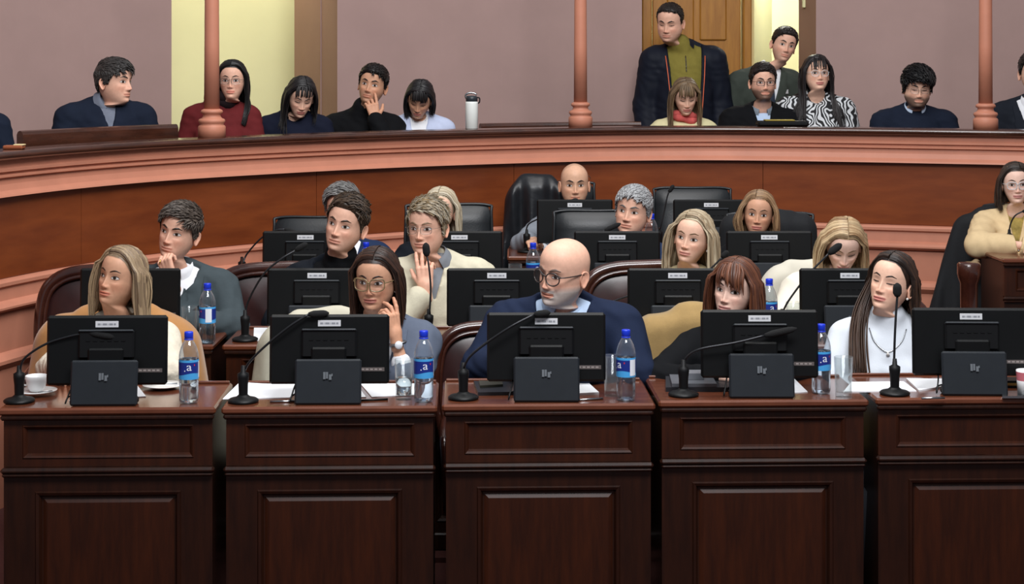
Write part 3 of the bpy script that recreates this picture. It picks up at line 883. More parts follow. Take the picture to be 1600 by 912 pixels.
sheet('gold_print', [(1566, 606.5), (1592, 606.5), (1592, 606.2), (1566, 606.2)], .83, 'x', 'x', M_BRASS, .008, lift=.01)
_gp = bpy.data.objects['gold_print']; _gp.parent = bpy.data.objects['small_box']
for k_ in ('label', 'category'): del _gp[k_]
cup = thing('coffee_cup', 'white coffee cup on a saucer at the left end of the front row', 'cup', pt(57, 616, .83))
MB().lathe([(0, .012), (.022, .012), (.030, .024), (.037, .052), (.039, .066), (.0375, .067), (.035, .052), (.028, .026), (0, .02)], 28).build('cup_bowl', M_CHINA, cup, True)
MB().lathe([(0, .006), (.026, .006), (.07, .014), (.071, .016), (.026, .0095), (0, .0095)], 28).build('saucer', M_CHINA, cup, True)
MB().tube(cr([(-.036, 0, .056), (-.055, 0, .054), (-.056, 0, .036), (-.034, 0, .032)], 12), .0035, 8).build('cup_handle', M_CHINA, cup, True)
MB().tube([(.02, -.055, .018), (.065, -.035, .02)], .002, 6).build('teaspoon', M_STEEL, cup, True)
tr = thing('saucer', 'white saucer with a steel spoon behind the first bottle', 'saucer', pt(255, 606, .83))
MB().lathe([(0, 0), (.03, 0), (.072, .012), (.073, .014), (.03, .004), (0, .004)], 28).build('saucer_dish', M_CHINA, tr, True)
MB().tube([(-.06, .01, .016), (.05, .0, .016)], .003, 6).build('spoon', M_STEEL, tr, True)
cup2 = thing('paper_cup', 'white and pink cup cut by the right edge of the photo', 'cup', pt(1603, 618, .83))
MB().lathe([(0, 0), (.028, 0), (.034, .09), (.0325, .09), (.027, .003), (0, .003)], 24).build('cup_wall', M_CHINA, cup2, True)
MB().lathe([(.0318, .055), (.0338, .085)], 24).build('cup_band', mat('pink_band', (200, 110, 120), .5, var=.02), cup2, True)
# on the gallery rail
p = at(737, 0, ledge_y(737) + .07)
fl = thing('steel_flask', 'white flask with a dark carry lid standing on the gallery rail', 'flask', (p[0], p[1], 1.589))
MB().lathe([(0, 0), (.034, 0), (.037, .003), (.0375, .15), (.036, .158), (.03, .163), (0, .163)], 28).build('flask_body', mat('flask_white', (222, 226, 222), .35, var=.02), fl, True)
MB().lathe([(.031, .16), (.0345, .163), (.0345, .186), (.028, .194), (0, .196)], 24).build('lid', mat('lid_dark', (38, 44, 50), .4, var=.05), fl, True)
MB().tube(cr([(-.032, 0, .178), (-.036, 0, .2), (-.012, 0, .212), (.014, 0, .21), (.03, 0, .2)], 16), .0055, 8).build('spout', M_STEEL, fl, True)
MB().tube(cr([(.034, 0, .185), (.046, 0, .18), (.046, 0, .158), (.036, 0, .15)], 12), .004, 8).build('carry_loop', M_BLACK2, fl, True)
p = at(1222, 0, ledge_y(1222) + .07)
ct = thing('flat_case', 'flat black case with a yellow edge lying on the gallery rail', 'case', (p[0], p[1], 1.589))
MB().box((0, 0, .017), (.31, .13, .034), .012).build('case_body', M_BLACK, ct)
MB().box((-.02, -.01, .038), (.18, .09, .008), .003).build('yellow_edge', mat('mustard_cloth', (150, 130, 50), .7, var=.1), ct)
p = at(22, 0, ledge_y(22) + .07)
wl_ = thing('pocket_wallet', 'small brown and cream wallet on the rail at far left', 'wallet', (p[0], p[1], 1.589))
MB().box((0, 0, .009), (.09, .06, .018), .005).build('wallet_body', mat('tan_leather', (140, 76, 46), .5, var=.1), wl_)
MB().box((.025, 0, .020), (.045, .05, .006), .002).build('paper_slip', mat('cream_slip', (220, 200, 150), .6, var=.03), wl_)

# ------------------------------------------------------------------ chairs
def make_armchair(label, group):
    """wide rounded oxblood armchair with a carved wooden rim; faces -y, origin on the floor"""
    t = thing('armchair', label, 'chair', group=group)
    half = cr([(.25, .40), (.315, .52), (.358, .68), (.358, .83), (.325, .935), (.22, .988), (0, 1.0)], 30)
    out = np.concatenate([half, (half * np.array([-1, 1]))[::-1][1:]])
    def bk(x, z): return .24 + .10 * (z - .4) - .25 * x * x
    P = np.array([(x, bk(x, z), z) for x, z in out])
    rim = MB().tube(P, .027, 12)
    rim.build('back_rim', M_CHWOOD, t, True)
    inner = P.copy(); c = np.array([0, 0, .70])
    inn = [(x * .93, z - .7) for x, z in out]
    MB().tube(np.array([(x, bk(x, z + .7) - .022, z * .93 + .7) for x, z in inn]), .010, 8).build('rim_beading', M_CHWOOD, t, True)
    n = 14; G = np.zeros((n, len(out), 3))
    for i, k in enumerate(np.linspace(0, 1, n)):
        for j, (x, z) in enumerate(out):
            xx, zz = x * k * .95, .7 + (z - .7) * k * .95
            G[i, j] = (xx, bk(xx, zz) - .035 * (1 - k ** 4) - .006 * math.cos(xx * 36) * math.cos(zz * 36) * (1 - k), zz)
    pd = MB(); pd.grid(G[::-1]); Gb = G.copy(); Gb[..., 1] += .06 + .03 * 0; pd.grid(Gb)
    pd.build('back_pad', M_LEATHER, t, True)
    MB().box((0, -.02, .37), (.54, .52, .11), .04).build('seat', M_LEATHER, t, True)
    MB().box((0, -.02, .30), (.55, .53, .05), .012).build('seat_rail', M_CHWOOD, t)
    for s in (-1, 1):
        MB().tube(cr([(s * .29, .22, .62), (s * .31, .05, .63), (s * .30, -.14, .62), (s * .29, -.2, .58), (s * .275, -.2, .33)], 20), .024, 10).build('arm', M_CHWOOD, t, True)
        for y in (-.24, .22):
            MB().tube([(s * .245, y, .29), (s * .25, y, .15), (s * .25, y * 1.04, 0)], [.027, .024, .018], 10).build('chair_leg', M_CHWOOD, t, True)
    return t
PA = None
def add_armchair(x, y, z, rz, label, group):
    global PA
    if PA is None:
        PA = make_armchair(label, group); PA.location = (x, y, z); PA.rotation_euler = (0, 0, rz); return PA
    return copy_thing(PA, (x, y, z), rz, label, group)
gc1, gc2 = 'armchairs of the front row', 'armchairs of the second row'
for (px, Y, lab) in ((185, 6.47, 'armchair under the camel coat'), (555, 6.5, 'armchair of the woman in large glasses'), (784, 6.50, 'oxblood leather armchair with carved rim behind the bald man in navy'),
                     (1120, 6.55, 'armchair under the beige coat'), (1405, 6.62, 'armchair of the woman in white turtleneck')):
    o = add_armchair((px - 800) * (Y + .25) / F_PX, Y, 0, 0, lab, gc1)
    if px != 784: o.scale = (.72, 1, .93)
for (px, Y, lab) in ((187, 7.28, 'oxblood leather armchair behind the grey-suited man'), (452, 7.36, 'oxblood leather armchair behind the black turtleneck man'), (735, 7.5, 'armchair of the cream-sweatered man'),
                     (1030, 7.42, 'oxblood leather armchair of the blonde woman with earrings'), (1330, 7.5, 'armchair of the young blonde looking down')):
    o = add_armchair((px - 800) * (Y + .25) / F_PX, Y, TIER[2], 0, lab, gc2)
    o.scale = (.98, 1, 1.04 if px in (187, 452, 1030) else .9)

def make_office(label, group):
    t = thing('office_chair', label, 'chair', group=group)
    W, zt, zb = .225, 1.16, .5
    n, m_ = 16, 18
    G = np.zeros((n, m_, 3)); Gb = G.copy()
    for i, v in enumerate(np.linspace(0, 1, n)):
        for j, u in enumerate(np.linspace(-1, 1, m_)):
            w = W * (1 - .06 * (1 - v)); x = u * w
            if v > .9: x *= 1 - .10 * ((v - .9) / .1) ** 3
            z = zb + v * (zt - zb)
            y = .26 + .10 * v ** 1.5 + .02 * u * u
            bul = .028 * (1 - u ** 8) * (1 - (2 * v - 1) ** 12) + (.012 * math.exp(-((v - .93) / .05) ** 2))
            G[i, j] = (x, y - bul, z); Gb[i, j] = (x, y + .03, z - .004)
    b = MB(); b.grid(G); b.grid(Gb[:, ::-1])
    for A, B in ((G[-1], Gb[-1]), (Gb[0], G[0]), (Gb[:, -1], G[:, -1]), (G[:, 0], Gb[:, 0])): b.grid(np.stack([B, A]))
    b.build('backrest', M_OFFICE, t, True)
    per = [(-W * .97, .275, zb), (-W * 1.01, .32, .8), (-W * .99, .355, zt - .05), (-W * .9, .375, zt + .002), (0, .365, zt + .006), (W * .9, .375, zt + .002), (W * .99, .355, zt - .05), (W * 1.01, .32, .8), (W * .97, .275, zb)]
    MB().tube(cr(per, 50), .008, 8).build('back_piping', M_OFFICE, t, True)
    MB().box((0, -.01, .43), (.48, .48, .1), .04).build('seat', M_OFFICE, t, True)
    MB().tube([(0, .2, .42), (0, .33, .46), (0, .36, .6)], .022, 8).build('back_bracket', M_BLACK, t, True)
    MB().tube([(0, 0, .07), (0, 0, .39)], .028, 12).build('gas_column', M_BLACK, t, True)
    for k in range(5):
        a = k * 2 * math.pi / 5 + .3
        MB().tube([(0, 0, .09), (.27 * math.cos(a), .27 * math.sin(a), .06)], [.03, .018], 8).build('foot_spoke', M_BLACK, t, True)
        MB().lathe([(0, -.022), (.026, -.02), (.026, .02), (0, .022)], 12, c=(0, 0, 0)).build('caster', M_BLACK2, t, True).location = (.27 * math.cos(a), .27 * math.sin(a), .026)
    for s in (-1, 1):
        MB().tube(cr([(s * .23, .12, .42), (s * .27, .1, .56), (s * .27, -.02, .64), (s * .26, -.16, .63)], 14), .018, 8).build('armrest', M_BLACK, t, True)
    return t
PO = None
def add_office(px, Yb, ytop, tier, label, group):
    """Yb: distance of the back's top; ytop: pixel row of its top"""
    global PO
    p = at(px, ytop, Yb)
    if PO is None:
        PO = make_office(label, group); o = PO
    else: o = copy_thing(PO, (0, 0, 0), 0, label, group)
    sz = (p[2] - tier) / 1.165
    o.location = (p[0], Yb - .35, tier); o.scale = (1, 1, sz)
    return o
go = 'black office chairs of the rear rows'
add_office(495, 8.82, 340, TIER[3], 'black leather chair behind the half hidden grey man', go)
add_office(701, 8.82, 320, TIER[3], 'black leather chair behind the half hidden blonde woman', go)
add_office(933, 8.82, 330, TIER[3], 'black leather chair behind the silver-haired man', go)
add_office(1204, 8.82, 334, TIER[3], 'black chair of the woman with the short blonde bob', go)
add_office(868, 9.76, 285, TIER[4], 'black chair under the black coat of the bald man in grey', go)
add_office(1082, 9.85, 294, TIER[4], 'empty black leather chair at the rear desk', go)
add_office(1600, 9.64, 320, TIER[4], 'chair of the cream-sweatered woman', go)
# wooden chair post at the right
t = thing('wooden_armchair_arm', 'dark wooden chair arm post beside the right edge desk', 'chair', (0, 0, 0))
p = at(1514, 410, 8.75)
MB().lathe([(0, TIER[3]), (.05, TIER[3]), (.05, .12), (.045, .2), (.052, .5), (.044, .72), (.045, .84), (.056, .87), (.060, .89), (.060, p[2] - .01), (.052, p[2]), (0, p[2] + .002)], 20, c=(p[0], p[1], 0)).build('arm_post', M_CHWOOD, t, True)
MB().tube(cr([(p[0], p[1], p[2] - .03), (p[0] + .06, p[1] + .15, p[2] - .035), (p[0] + .12, p[1] + .3, p[2] - .04)], 12), .024, 10).build('arm_rest', M_CHWOOD, t, True)

# ------------------------------------------------------------------ coats thrown over chair backs
def coat(name, lab, c, wt, wb, ztop, zbot, th, m, drop=.05, seed=0, fold=.010, h=.012, lean=.0, cat='coat', collar=True, skew=0.0):
    """c: (x, y) of the chair back; half widths wt at the top, wb at the bottom"""
    rs = np.random.RandomState(seed); ph = rs.rand(4) * 6
    def f(P):
        z = P[:, 2]; v = np.clip((ztop - z) / (ztop - zbot), 0, 1)
        x = P[:, 0] - c[0] - skew * v
        w = wt + (wb - wt) * v ** .8
        y = P[:, 1] - c[1] + lean * v
        y = y + fold * np.sin(x * 38 + ph[0] + 3 * v) * (.3 + v) + fold * .6 * np.sin(x * 71 + ph[1] - 4 * v) * (.2 + v)
        zz = z + drop * (x / wt) ** 2 + .006 * np.sin(x * 30 + ph[2])
        q = np.stack([x / w * wt, y, zz - (ztop + zbot) / 2], -1)
        d = sd_box(q, (0, 0, 0), (wt, th, (ztop - zbot) / 2), min(th * .95, .07))
        if collar:
            e = sd_caps(np.stack([x, y, zz], -1), (-wt * .45, -.01, ztop - .01), (wt * .45, -.01, ztop - .01), .03)
            d = smin(d, e, .03)
        return d * .8
    W = max(wt, wb) + abs(skew) + .05
    V, Q = snets(f, (c[0] - W, c[1] - th - .07, zbot - .03), (c[0] + W, c[1] + th + .07, ztop + .06), h)
    o = obj(name, V, Q, m)
    return tag(o, lab, cat, 'coats over the chairs')
M_CAMEL = mat('camel_wool', (170, 120, 68), .9, var=.08, vscale=20, bump=.2, bscale=300, sheen=.3)
M_BEIGE = mat('beige_wool', (152, 124, 76), .9, var=.08, vscale=20, bump=.2, bscale=300, sheen=.3)
M_QUILT = mat('cream_quilt', (186, 181, 162), .8, var=.06, vscale=15, bump=.3, bscale=25)
M_BCOAT = mat('black_coat_cloth', (15, 17, 21), .85, var=.15, vscale=12, bump=.2, bscale=80)
M_PUFF = mat('black_puffer', (24, 26, 30), .38, var=.15, vscale=12, bump=.5, bscale=18)
M_GCOAT = mat('grey_coat_cloth', (70, 74, 82), .85, var=.1, vscale=12)
def cxy(px, Y): return ((px - 800) * Y / F_PX, Y)
zz_ = lambda py, Y: ZC - (py - YH) * Y / F_PX
coat('camel_coat', 'camel wool coat spread over the chair of the blonde woman in the front row', cxy(184, 6.76), .30, .40, zz_(478, 6.76), .42, .085, M_CAMEL, .06, 1)
coat('quilted_jacket', 'cream quilted jacket over the chair of the woman in large glasses', cxy(512, 6.78), .26, .32, zz_(486, 6.78), .42, .085, M_QUILT, .06, 2, skew=-.02)
coat('beige_coat', 'beige wool coat over the chair of the woman with the red-brown fringe', cxy(1118, 6.84), .325, .35, zz_(478, 6.84), .42, .085, M_BEIGE, .05, 3)
coat('grey_coat', 'dark grey jacket on the chair of the woman in white turtleneck', cxy(1388, 6.91), .26, .30, zz_(492, 6.91), .42, .085, M_GCOAT, .07, 4)
coat('puffer_coat', 'shiny black hooded coat over the chair of the bald man in grey', cxy(838, 9.74), .17, .22, zz_(275, 9.74), .5, .08, M_PUFF, .06, 5, .03, .010)
coat('dark_jacket', 'dark jacket over the chair of the woman with the short blonde bob', cxy(1200, 8.84), .25, .27, zz_(331, 8.84), .5, .08, M_BCOAT, .02, 6)
coat('white_jacket', 'white jacket over the chair beside the young blonde looking down', cxy(1268, 7.80), .22, .30, zz_(410, 7.80), .45, .07, mat('white_cloth', (198, 193, 178), .85, var=.04, bump=.15, bscale=60), .03, 7)
coat('long_black_coat', 'long black coat hanging on the chair at the right edge', cxy(1552, 9.66), .19, .34, zz_(326, 9.66), .45, .055, M_BCOAT, .04, 8, skew=-.06)
# ------------------------------------------------------------------ people
M_SKIN = mat('skin', (210, 160, 130), .48, vcol=True, var=.06, vscale=70, spec=.3)
M_HAIR = mat('hair', (80, 60, 40), .42, vcol=True, var=.12, vscale=90, stretch=(1, 1, .15), spec=.4)
M_EYE = mat('eye', (230, 230, 230), .12, vcol=True, spec=.5)
ZT = np.array([.03, .0, -.02, -.04, -.06, -.08, -.095, -.106, -.113, -.119, -.127, -.15, -.18, -.2])
WT = np.array([.0775, .0765, .0745, .0710, .0650, .0560, .0475, .0400, .0365, .045, .052, .055, .057, .062])
YF = np.array([-.0945, -.0895, -.089, -.089, -.0885, -.0875, -.0862, -.0835, -.075, -.060, -.046, -.038, -.034, -.034])
YB = np.array([.1015, .0985, .094, .085, .075, .066, .062, .06, .058, .058, .058, .060, .066, .07])
def _sm(z, T):
    """smoothed table lookup"""
    return sum(np.interp(z + d, ZT[::-1], T[::-1]) for d in (-.006, -.003, 0, .003, .006)) / 5
class Head:
    def __init__(s, fem=False, jaw=1.0, nose=1.0, fat=1.0, wide=1.0, mouth=0.0, brow=1.0):
        s.fem, s.jaw, s.nose, s.fat, s.wide, s.mouth, s.brow = fem, jaw * (.93 if fem else 1.0), nose * (.88 if fem else 1.0), fat, wide, mouth, brow * (.4 if fem else 1)
    def dims(s, z):
        z = np.asarray(z, float)
        t = np.clip((z - .03) / .088, 0, 1)
        S = np.sqrt(np.maximum(1 - t ** 2.2, 0)); Sf = np.maximum(1 - t ** 2.5, 0) ** (1 / 2.2); Sb = np.maximum(1 - t ** 2.2, 0) ** (1 / 2.0)
        lo = z < .03
        yc0 = .004
        w = np.where(lo, _sm(z, WT), .0775 * S)
        yf = np.where(lo, _sm(z, YF), yc0 + (-.0945 - yc0) * Sf)
        yb = np.where(lo, _sm(z, YB), yc0 + (.1015 - yc0) * Sb)
        jw = np.clip((-.02 - z) / .06, 0, 1) * np.clip((z + .122) / .01, 0, 1)
        w = w * (1 + (s.jaw - 1) * jw) * (1 + (s.fat - 1) * np.clip((.0 - z) / .06, 0, 1)) * s.wide
        return w, yf, yb
    def disp(s, x, z):
        """relief of the face, + is outwards (to -y)"""
        ax = np.abs(x)
        g = lambda u, c, w: np.exp(-((u - c) / w) ** 2)
        hz = np.interp(z, [-.054, -.049, -.045, -.040, -.035, -.025, -.01, .004, .016, .03], [0, .004, .014, .021, .0225, .018, .0115, .0055, .002, 0]) * s.nose
        sz = np.interp(z, [-.05, -.04, -.03, -.01, .01, .02], [.0115, .0115, .0095, .0075, .0065, .008])
        d = hz * np.exp(-(ax / sz) ** 2 * .95)
        d += .0075 * s.nose * np.exp(-((ax - .0125) / .0055) ** 2 - ((z + .0405) / .0065) ** 2)
        d += .0035 * s.brow * g(z, .021, .008) * g(ax, .028, .022)
        d -= .0095 * np.exp(-((ax - .031) / .017) ** 2 - ((z + .001) / .0125) ** 2)
        d += .0072 * np.exp(-((ax - .032) / .0125) ** 2 - ((z + .001) / .0085) ** 2)
        d -= .0018 * np.exp(-((ax - .03) / .015) ** 2 - ((z + .017) / .005) ** 2)
        d += .0045 * np.exp(-((ax - .046) / .02) ** 2 - ((z + .027) / .016) ** 2)
        d -= .002 * np.exp(-((ax - .03 - (-.05 - z) * .3) / .006) ** 2 - ((z + .055) / .018) ** 2)
        d += .004 * np.exp(-(x / .028) ** 2 - ((z + .068) / .02) ** 2)
        lw = np.exp(-(ax / .0235) ** 4)
        d += lw * (.0038 * g(z, -.0625, .0042) + .0045 * g(z, -.0735, .0048) - .0038 * g(z, -.0678, .0018))
        d -= .0035 * np.exp(-(x / .02) ** 2 - ((z + .0845) / .0055) ** 2)
        d += .006 * np.exp(-(x / .019) ** 2 - ((z + .1) / .011) ** 2) * (1.0 if not s.fem else .7)
        d += .0015 * g(z, .06, .02) * np.exp(-(x / .04) ** 2)
        return d
    def fy(s, x, z):
        """y of the face surface at (x, z)"""
        x = np.asarray(x, float); z = np.asarray(z, float)
        w, yf, yb = s.dims(z); yc = (yf + yb) / 2
        k = np.clip(np.abs(x) / w, 0, .999)
        base = yc + (yf - yc) * (1 - k ** 2.08) ** (1 / 2.08)
        return base - s.disp(x, z) * np.clip((1 - k) * 4, 0, 1)
    def grid(s, na, dz):
        u = np.linspace(-np.pi, np.pi, na, endpoint=False)
        A = u - .42 * np.sin(u)
        ph = np.linspace(np.pi / 2 - .06, 0.0, max(14, int(.11 / dz)))
        z1 = .03 + .088 * np.sin(ph)
        z2 = np.arange(.03 - dz, -.118, -dz)
        z3 = np.array([-.119, -.122, -.127, -.137, -.15, -.165, -.18, -.2])
        Z = np.concatenate([z1, z2, z3])
        w, yf, yb = s.dims(Z); yc = (yf + yb) / 2
        sa, ca = np.sin(A), np.cos(A); e = 2 / 2.08
        X = w[:, None] * np.sign(sa) * np.abs(sa) ** e
        cc = np.sign(ca) * np.abs(ca) ** e
        Y = yc[:, None] - np.where(cc > 0, (yc - yf)[:, None], (yb - yc)[:, None]) * cc
        ZZ = np.repeat(Z[:, None], na, 1)
        k = np.abs(X) / w[:, None]
        wgt = np.where(cc > 0, np.clip((1 - k) * 4, 0, 1), 0) * np.clip((ZZ + .118) / .012, 0, 1)
        Y = Y - s.disp(X, ZZ) * wgt
        return A, Z, np.stack([X, Y, ZZ], -1)

def hairline(A, Z, front=.074, temple=.03, side=-.012, nape=-.075):
    a = np.abs(np.degrees(A))
    h = np.interp(a, [0, 28, 45, 58, 70, 78, 84, 92, 112, 125, 150, 180],
                  [front, front - .002, front - .014, temple + .012, temple - .012, side, side, .005, .0, -.03, nape + .01, nape])
    return Z - h

def ear(b, s, col, k=1.0):
    """s: side"""
    n, m = 18, 7
    th = np.linspace(0, 2 * np.pi, n, endpoint=False)
    P = np.zeros((m * 2, n, 3))
    rr = [0, .3, .55, .75, .9, 1.0, 1.0]
    dd = [.004, .003, .0035, .006, .009, .0085, .006]
    for i in range(m):
        for j, t in enumerate(th):
            ry = .0175 * (1 + .18 * math.sin(t)) * rr[i]; rz = .031 * rr[i]
            y = ry * math.cos(t); z = rz * math.sin(t)
            if z < 0: y *= .8
            P[i, j] = (s * (dd[i] + .010 * (.5 + y / .035) ), y, z)
            P[2 * m - 1 - i, j] = (s * (dd[i] - .007 + .010 * (.5 + y / .035)), y * .96, z * .96)
    P = P @ rotx(-.14).T * k
    P += np.array([s * .0735, .012, -.014])
    Pg = P if s > 0 else P[:, ::-1]
    c = np.broadcast_to(np.asarray(col) * np.array([1.02, .93, .9]), (2 * m, n, 3))
    b.grid(np.concatenate([Pg], 0), closed=True, col=c)

FINGER = [(.030, .070), (.010, .078), (-.010, .072), (-.028, .056)]
def hand_field(curl, spread=.06, thumb=(.55, .75, -.25), tc=.5, k=1.0, thick=1.0):
    """capsules of one hand: x along the fingers, +y to the thumb, palm to -z"""
    C = []
    for i, (y, L) in enumerate(FINGER):
        C.append(((.008, y * .62, 0), (.082, y, 0), .0125, .0105, .010))
        a = 0.0; p = np.array([.082, y, .001]); sp = spread * (1.5 - i) / 1.5
        r = np.array([.0092, .0086, .0078, .0068]) * (1 if i < 3 else .88)
        for q, (fr, bend) in enumerate(((.46, 55), (.30, 75), (.24, 45))):
            a += math.radians(bend) * curl[i]
            d = np.array([math.cos(a) * math.cos(sp), math.sin(sp), -math.sin(a)])
            e = p + d * L * fr
            C.append((tuple(p), tuple(e), r[q], r[q + 1], .004)); p = e
    d = np.array(thumb, float); d /= np.linalg.norm(d)
    p = np.array([.018, .024, -.004]); e = p + d * .046
    C.append((tuple(p), tuple(e), .0135, .0105, .010))
    d2 = d + tc * (np.array([.9, -.15, -.45]) - d); d2 /= np.linalg.norm(d2); f_ = e + d2 * .034
    C.append((tuple(e), tuple(f_), .0105, .0078, .004))
    C.append(((-.045, 0, 0), (.012, 0, 0), .026, .024, .018))
    def f(P):
        P = P / k
        d = None
        for a, b, ra, rb, kk in C:
            x = sd_caps(P, a, b, ra, rb)
            d = x if d is None else smin(d, x, kk)
        return d * k
    pts = np.array([c[0] for c in C] + [c[1] for c in C])
    return f, pts.min(0) * k - .038, pts.max(0) * k + .03

def frame(f, pn, left):
    x = np.asarray(f, float); x = x / np.linalg.norm(x)
    z = -np.asarray(pn, float); z = z - x * (z @ x); z /= np.linalg.norm(z)
    y = np.cross(z, x)
    if left: y = -y
    return np.stack([x, y, z], 1)

SKINS = {'light': (226, 182, 158), 'fair': (232, 194, 176), 'tan': (198, 150, 122), 'pink': (224, 176, 152), 'olive': (210, 166, 138)}
PEOPLE = []
def person(label, at_px, Y, yaw=0, pitch=0, roll=0, s=1.0, fem=False, skin='light', lod=0, body_yaw=None, lean=(0, 0), shoulder=(0, 0, 0),
           head=None, hair=None, brows=(70, 50, 38), beard=None, glasses=None, eyes=1.0, gaze=(0, 0), lips=None, tops=(), arms=None, deskz=None, floor=0.0,
           legs=True, fat=1.0, sw=1.0, stand=False, group=None, iris=(60, 42, 30), stubble=0.0, smile=0.0, leg_col=(38, 40, 46), seat_z=None):
    T = at(*at_px, Y)
    R = rotz(R_(yaw)) @ rotx(-R_(pitch)) @ roty(R_(roll))
    by = R_(yaw * .4 if body_yaw is None else body_yaw)
    Rb = rotz(by)
    H = head or Head(fem)
    s_h = s * (.96 if fem else 1.0)
    E = T - R @ np.array([0, -.088, 0]) * s_h
    N = E + R @ np.array([0, .02, -.105]) * s_h + Rb @ (np.array([0, .028, -.075]) * s_h + np.asarray(shoulder, float))
    torso_h = .60 * s
    Hip = N - Rb @ (np.array([lean[0], lean[1], .60]) * s)
    if seat_z is not None and not stand:
        Hip[2] = max(Hip[2], seat_z - .02)
    Lz = (N[2] - Hip[2])
    # ---------------- head and body skin
    na, dz = ((132, .0021), (112, .0026), (84, .0036))[lod]
    A, Z, G = H.grid(na, dz)
    G = G * s_h
    base = lin(SKINS[skin] if isinstance(skin, str) else skin)
    nr = len(Z)
    col = np.broadcast_to(base, (nr, na, 3)).copy()
    X = G[..., 0] / s_h; ZZ = G[..., 2] / s_h; AA = np.broadcast_to(A, (nr, na)); front = np.cos(AA) > .1
    def tint(c, m):
        col[:] = col * (1 - m[..., None]) + np.asarray(c) * m[..., None]
    red = base * np.array([1.08, .80, .74])
    g = lambda u, c, w: np.exp(-((u - c) / w) ** 2)
    tint(red, front * (.5 * g(np.abs(X), .042, .02) * g(ZZ, -.035, .02) + .55 * g(X, 0, .014) * g(ZZ, -.038, .014)))
    tint(base * np.array([.62, .52, .50]), front * .5 * g(np.abs(X), .031, .018) * g(ZZ, .002, .011))  # shade of the eye sockets, painted into the skin colour
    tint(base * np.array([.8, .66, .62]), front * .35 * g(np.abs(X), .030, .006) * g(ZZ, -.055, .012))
    lc = lin(lips) if lips is not None else base * (np.array([.95, .52, .52]) if fem else np.array([.82, .60, .58]))
    zc = -.0678 + smile * .05 * np.abs(X)
    up = -.0580 - .10 * np.maximum(np.abs(X) - .005, 0) - .0006
    lo_ = -.0805 + 14 * X ** 2
    lm = front * (np.abs(X) < .0265) * np.clip((up - ZZ) / .0015 + .5, 0, 1) * np.clip((ZZ - lo_) / .0015 + .5, 0, 1)
    tint(lc, lm * .85)
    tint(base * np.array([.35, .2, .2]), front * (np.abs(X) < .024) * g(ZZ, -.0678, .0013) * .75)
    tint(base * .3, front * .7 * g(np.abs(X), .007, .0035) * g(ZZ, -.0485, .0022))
    jawm = np.clip((-.030 - .30 * np.maximum(0, .05 - np.abs(X)) - ZZ ) / .024, 0, 1) * np.clip((ZZ + .135) / .015, 0, 1) * (np.cos(AA) > -.12)
    mus = g(ZZ, -.0555, .005) * (np.abs(X) < .028) * front
    if stubble:
        tint(base * .45, np.clip(jawm * .8 + mus, 0, 1) * stubble * (1 - lm))
    if beard:
        bc, st = lin(beard[0]), beard[1]
        bm = np.clip(jawm + mus, 0, 1) * (1 - lm)
        tint(bc, np.clip(bm * st, 0, 1))
        G[..., 1] -= bm * .004 * st * np.cos(AA) * s_h
        G[..., 0] += bm * .003 * st * np.sin(AA) * s_h
    hm = hairline(AA, ZZ, **(hair.get('line', {}) if hair else {}))
    if hair:
        hc = lin(hair['col'])
        tint(hc * .6, np.clip(hm / .006, 0, 1) * hair.get('scalp', 1.0))
    # head transform, blending to the body at the neck
    w = np.clip((Z + .19) / .075, 0, 1); w = w * w * (3 - 2 * w)
    nb = np.array([0, .02, -.18]) * s_h
    Ph = G @ R.T + E
    Pb = (G - nb) @ Rb.T + N
    V = Ph * w[:, None, None] + Pb * (1 - w)[:, None, None]
    # below the neck: shoulders to seat, inside the clothes
    rings = []
    sa, ca = np.sin(A), np.cos(A)
    for z, wx, wy, yc in ((.575, .085, .055, .015), (.55, .125, .07, .01), (.50, .135, .088, .0), (.40, .14, .095, 0), (.25, .13, .095, 0), (.10, .145, .10, 0), (.02, .13, .10, 0)):
        q = np.stack([wx * sa, -wy * ca + yc, np.full(na, z)], -1) * s
        sh = Rb @ np.array([lean[0], lean[1], 0]) * s
        rings.append(Hip + (q * np.array([1, 1, Lz / (.6 * s)])) @ Rb.T + sh * (z / .6))
    Vr = np.stack(rings)
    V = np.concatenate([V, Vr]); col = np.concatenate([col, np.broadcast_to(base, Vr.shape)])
    nR = len(V)
    B = MB()
    i, j = np.meshgrid(np.arange(nR - 1), np.arange(na), indexing='ij')
    a = i * na + j; b_ = i * na + (j + 1) % na
    Q = np.stack([a, a + na, b_ + na, b_], -1).reshape(-1, 4)
    top = E + R @ (np.array([0, .004, .1182]) * s_h); bot = Vr[-1].mean(0)
    VV = np.concatenate([V.reshape(-1, 3), top[None], bot[None]])
    CC = np.concatenate([col.reshape(-1, 3), col[0, 0][None], base[None]])
    Tt = [(nR * na, j, (j + 1) % na) for j in range(na)] + [(nR * na + 1, (nR - 1) * na + (j + 1) % na, (nR - 1) * na + j) for j in range(na)]
    B.add(VV, Q, Tt, col=CC)
    tohead = lambda P: (np.asarray(P) * s_h) @ R.T + E
    eb = MB()
    for sd in (-1, 1):
        ear(eb, sd, base, 1.0)
    EV = np.concatenate(eb.v); B.add(tohead(EV), np.concatenate(eb.q), col=np.concatenate(eb.c))
    # arms
    def bp(x, y, z):                     # standard torso point
        z0 = z / .6
        return Hip + Rb @ (np.array([x * s, y * s, 0]) + np.array([lean[0], lean[1], 0]) * s * z0) + np.array([0, 0, z0 * Lz])
    swd = (.165 if fem else .187) * sw
    joints = {}
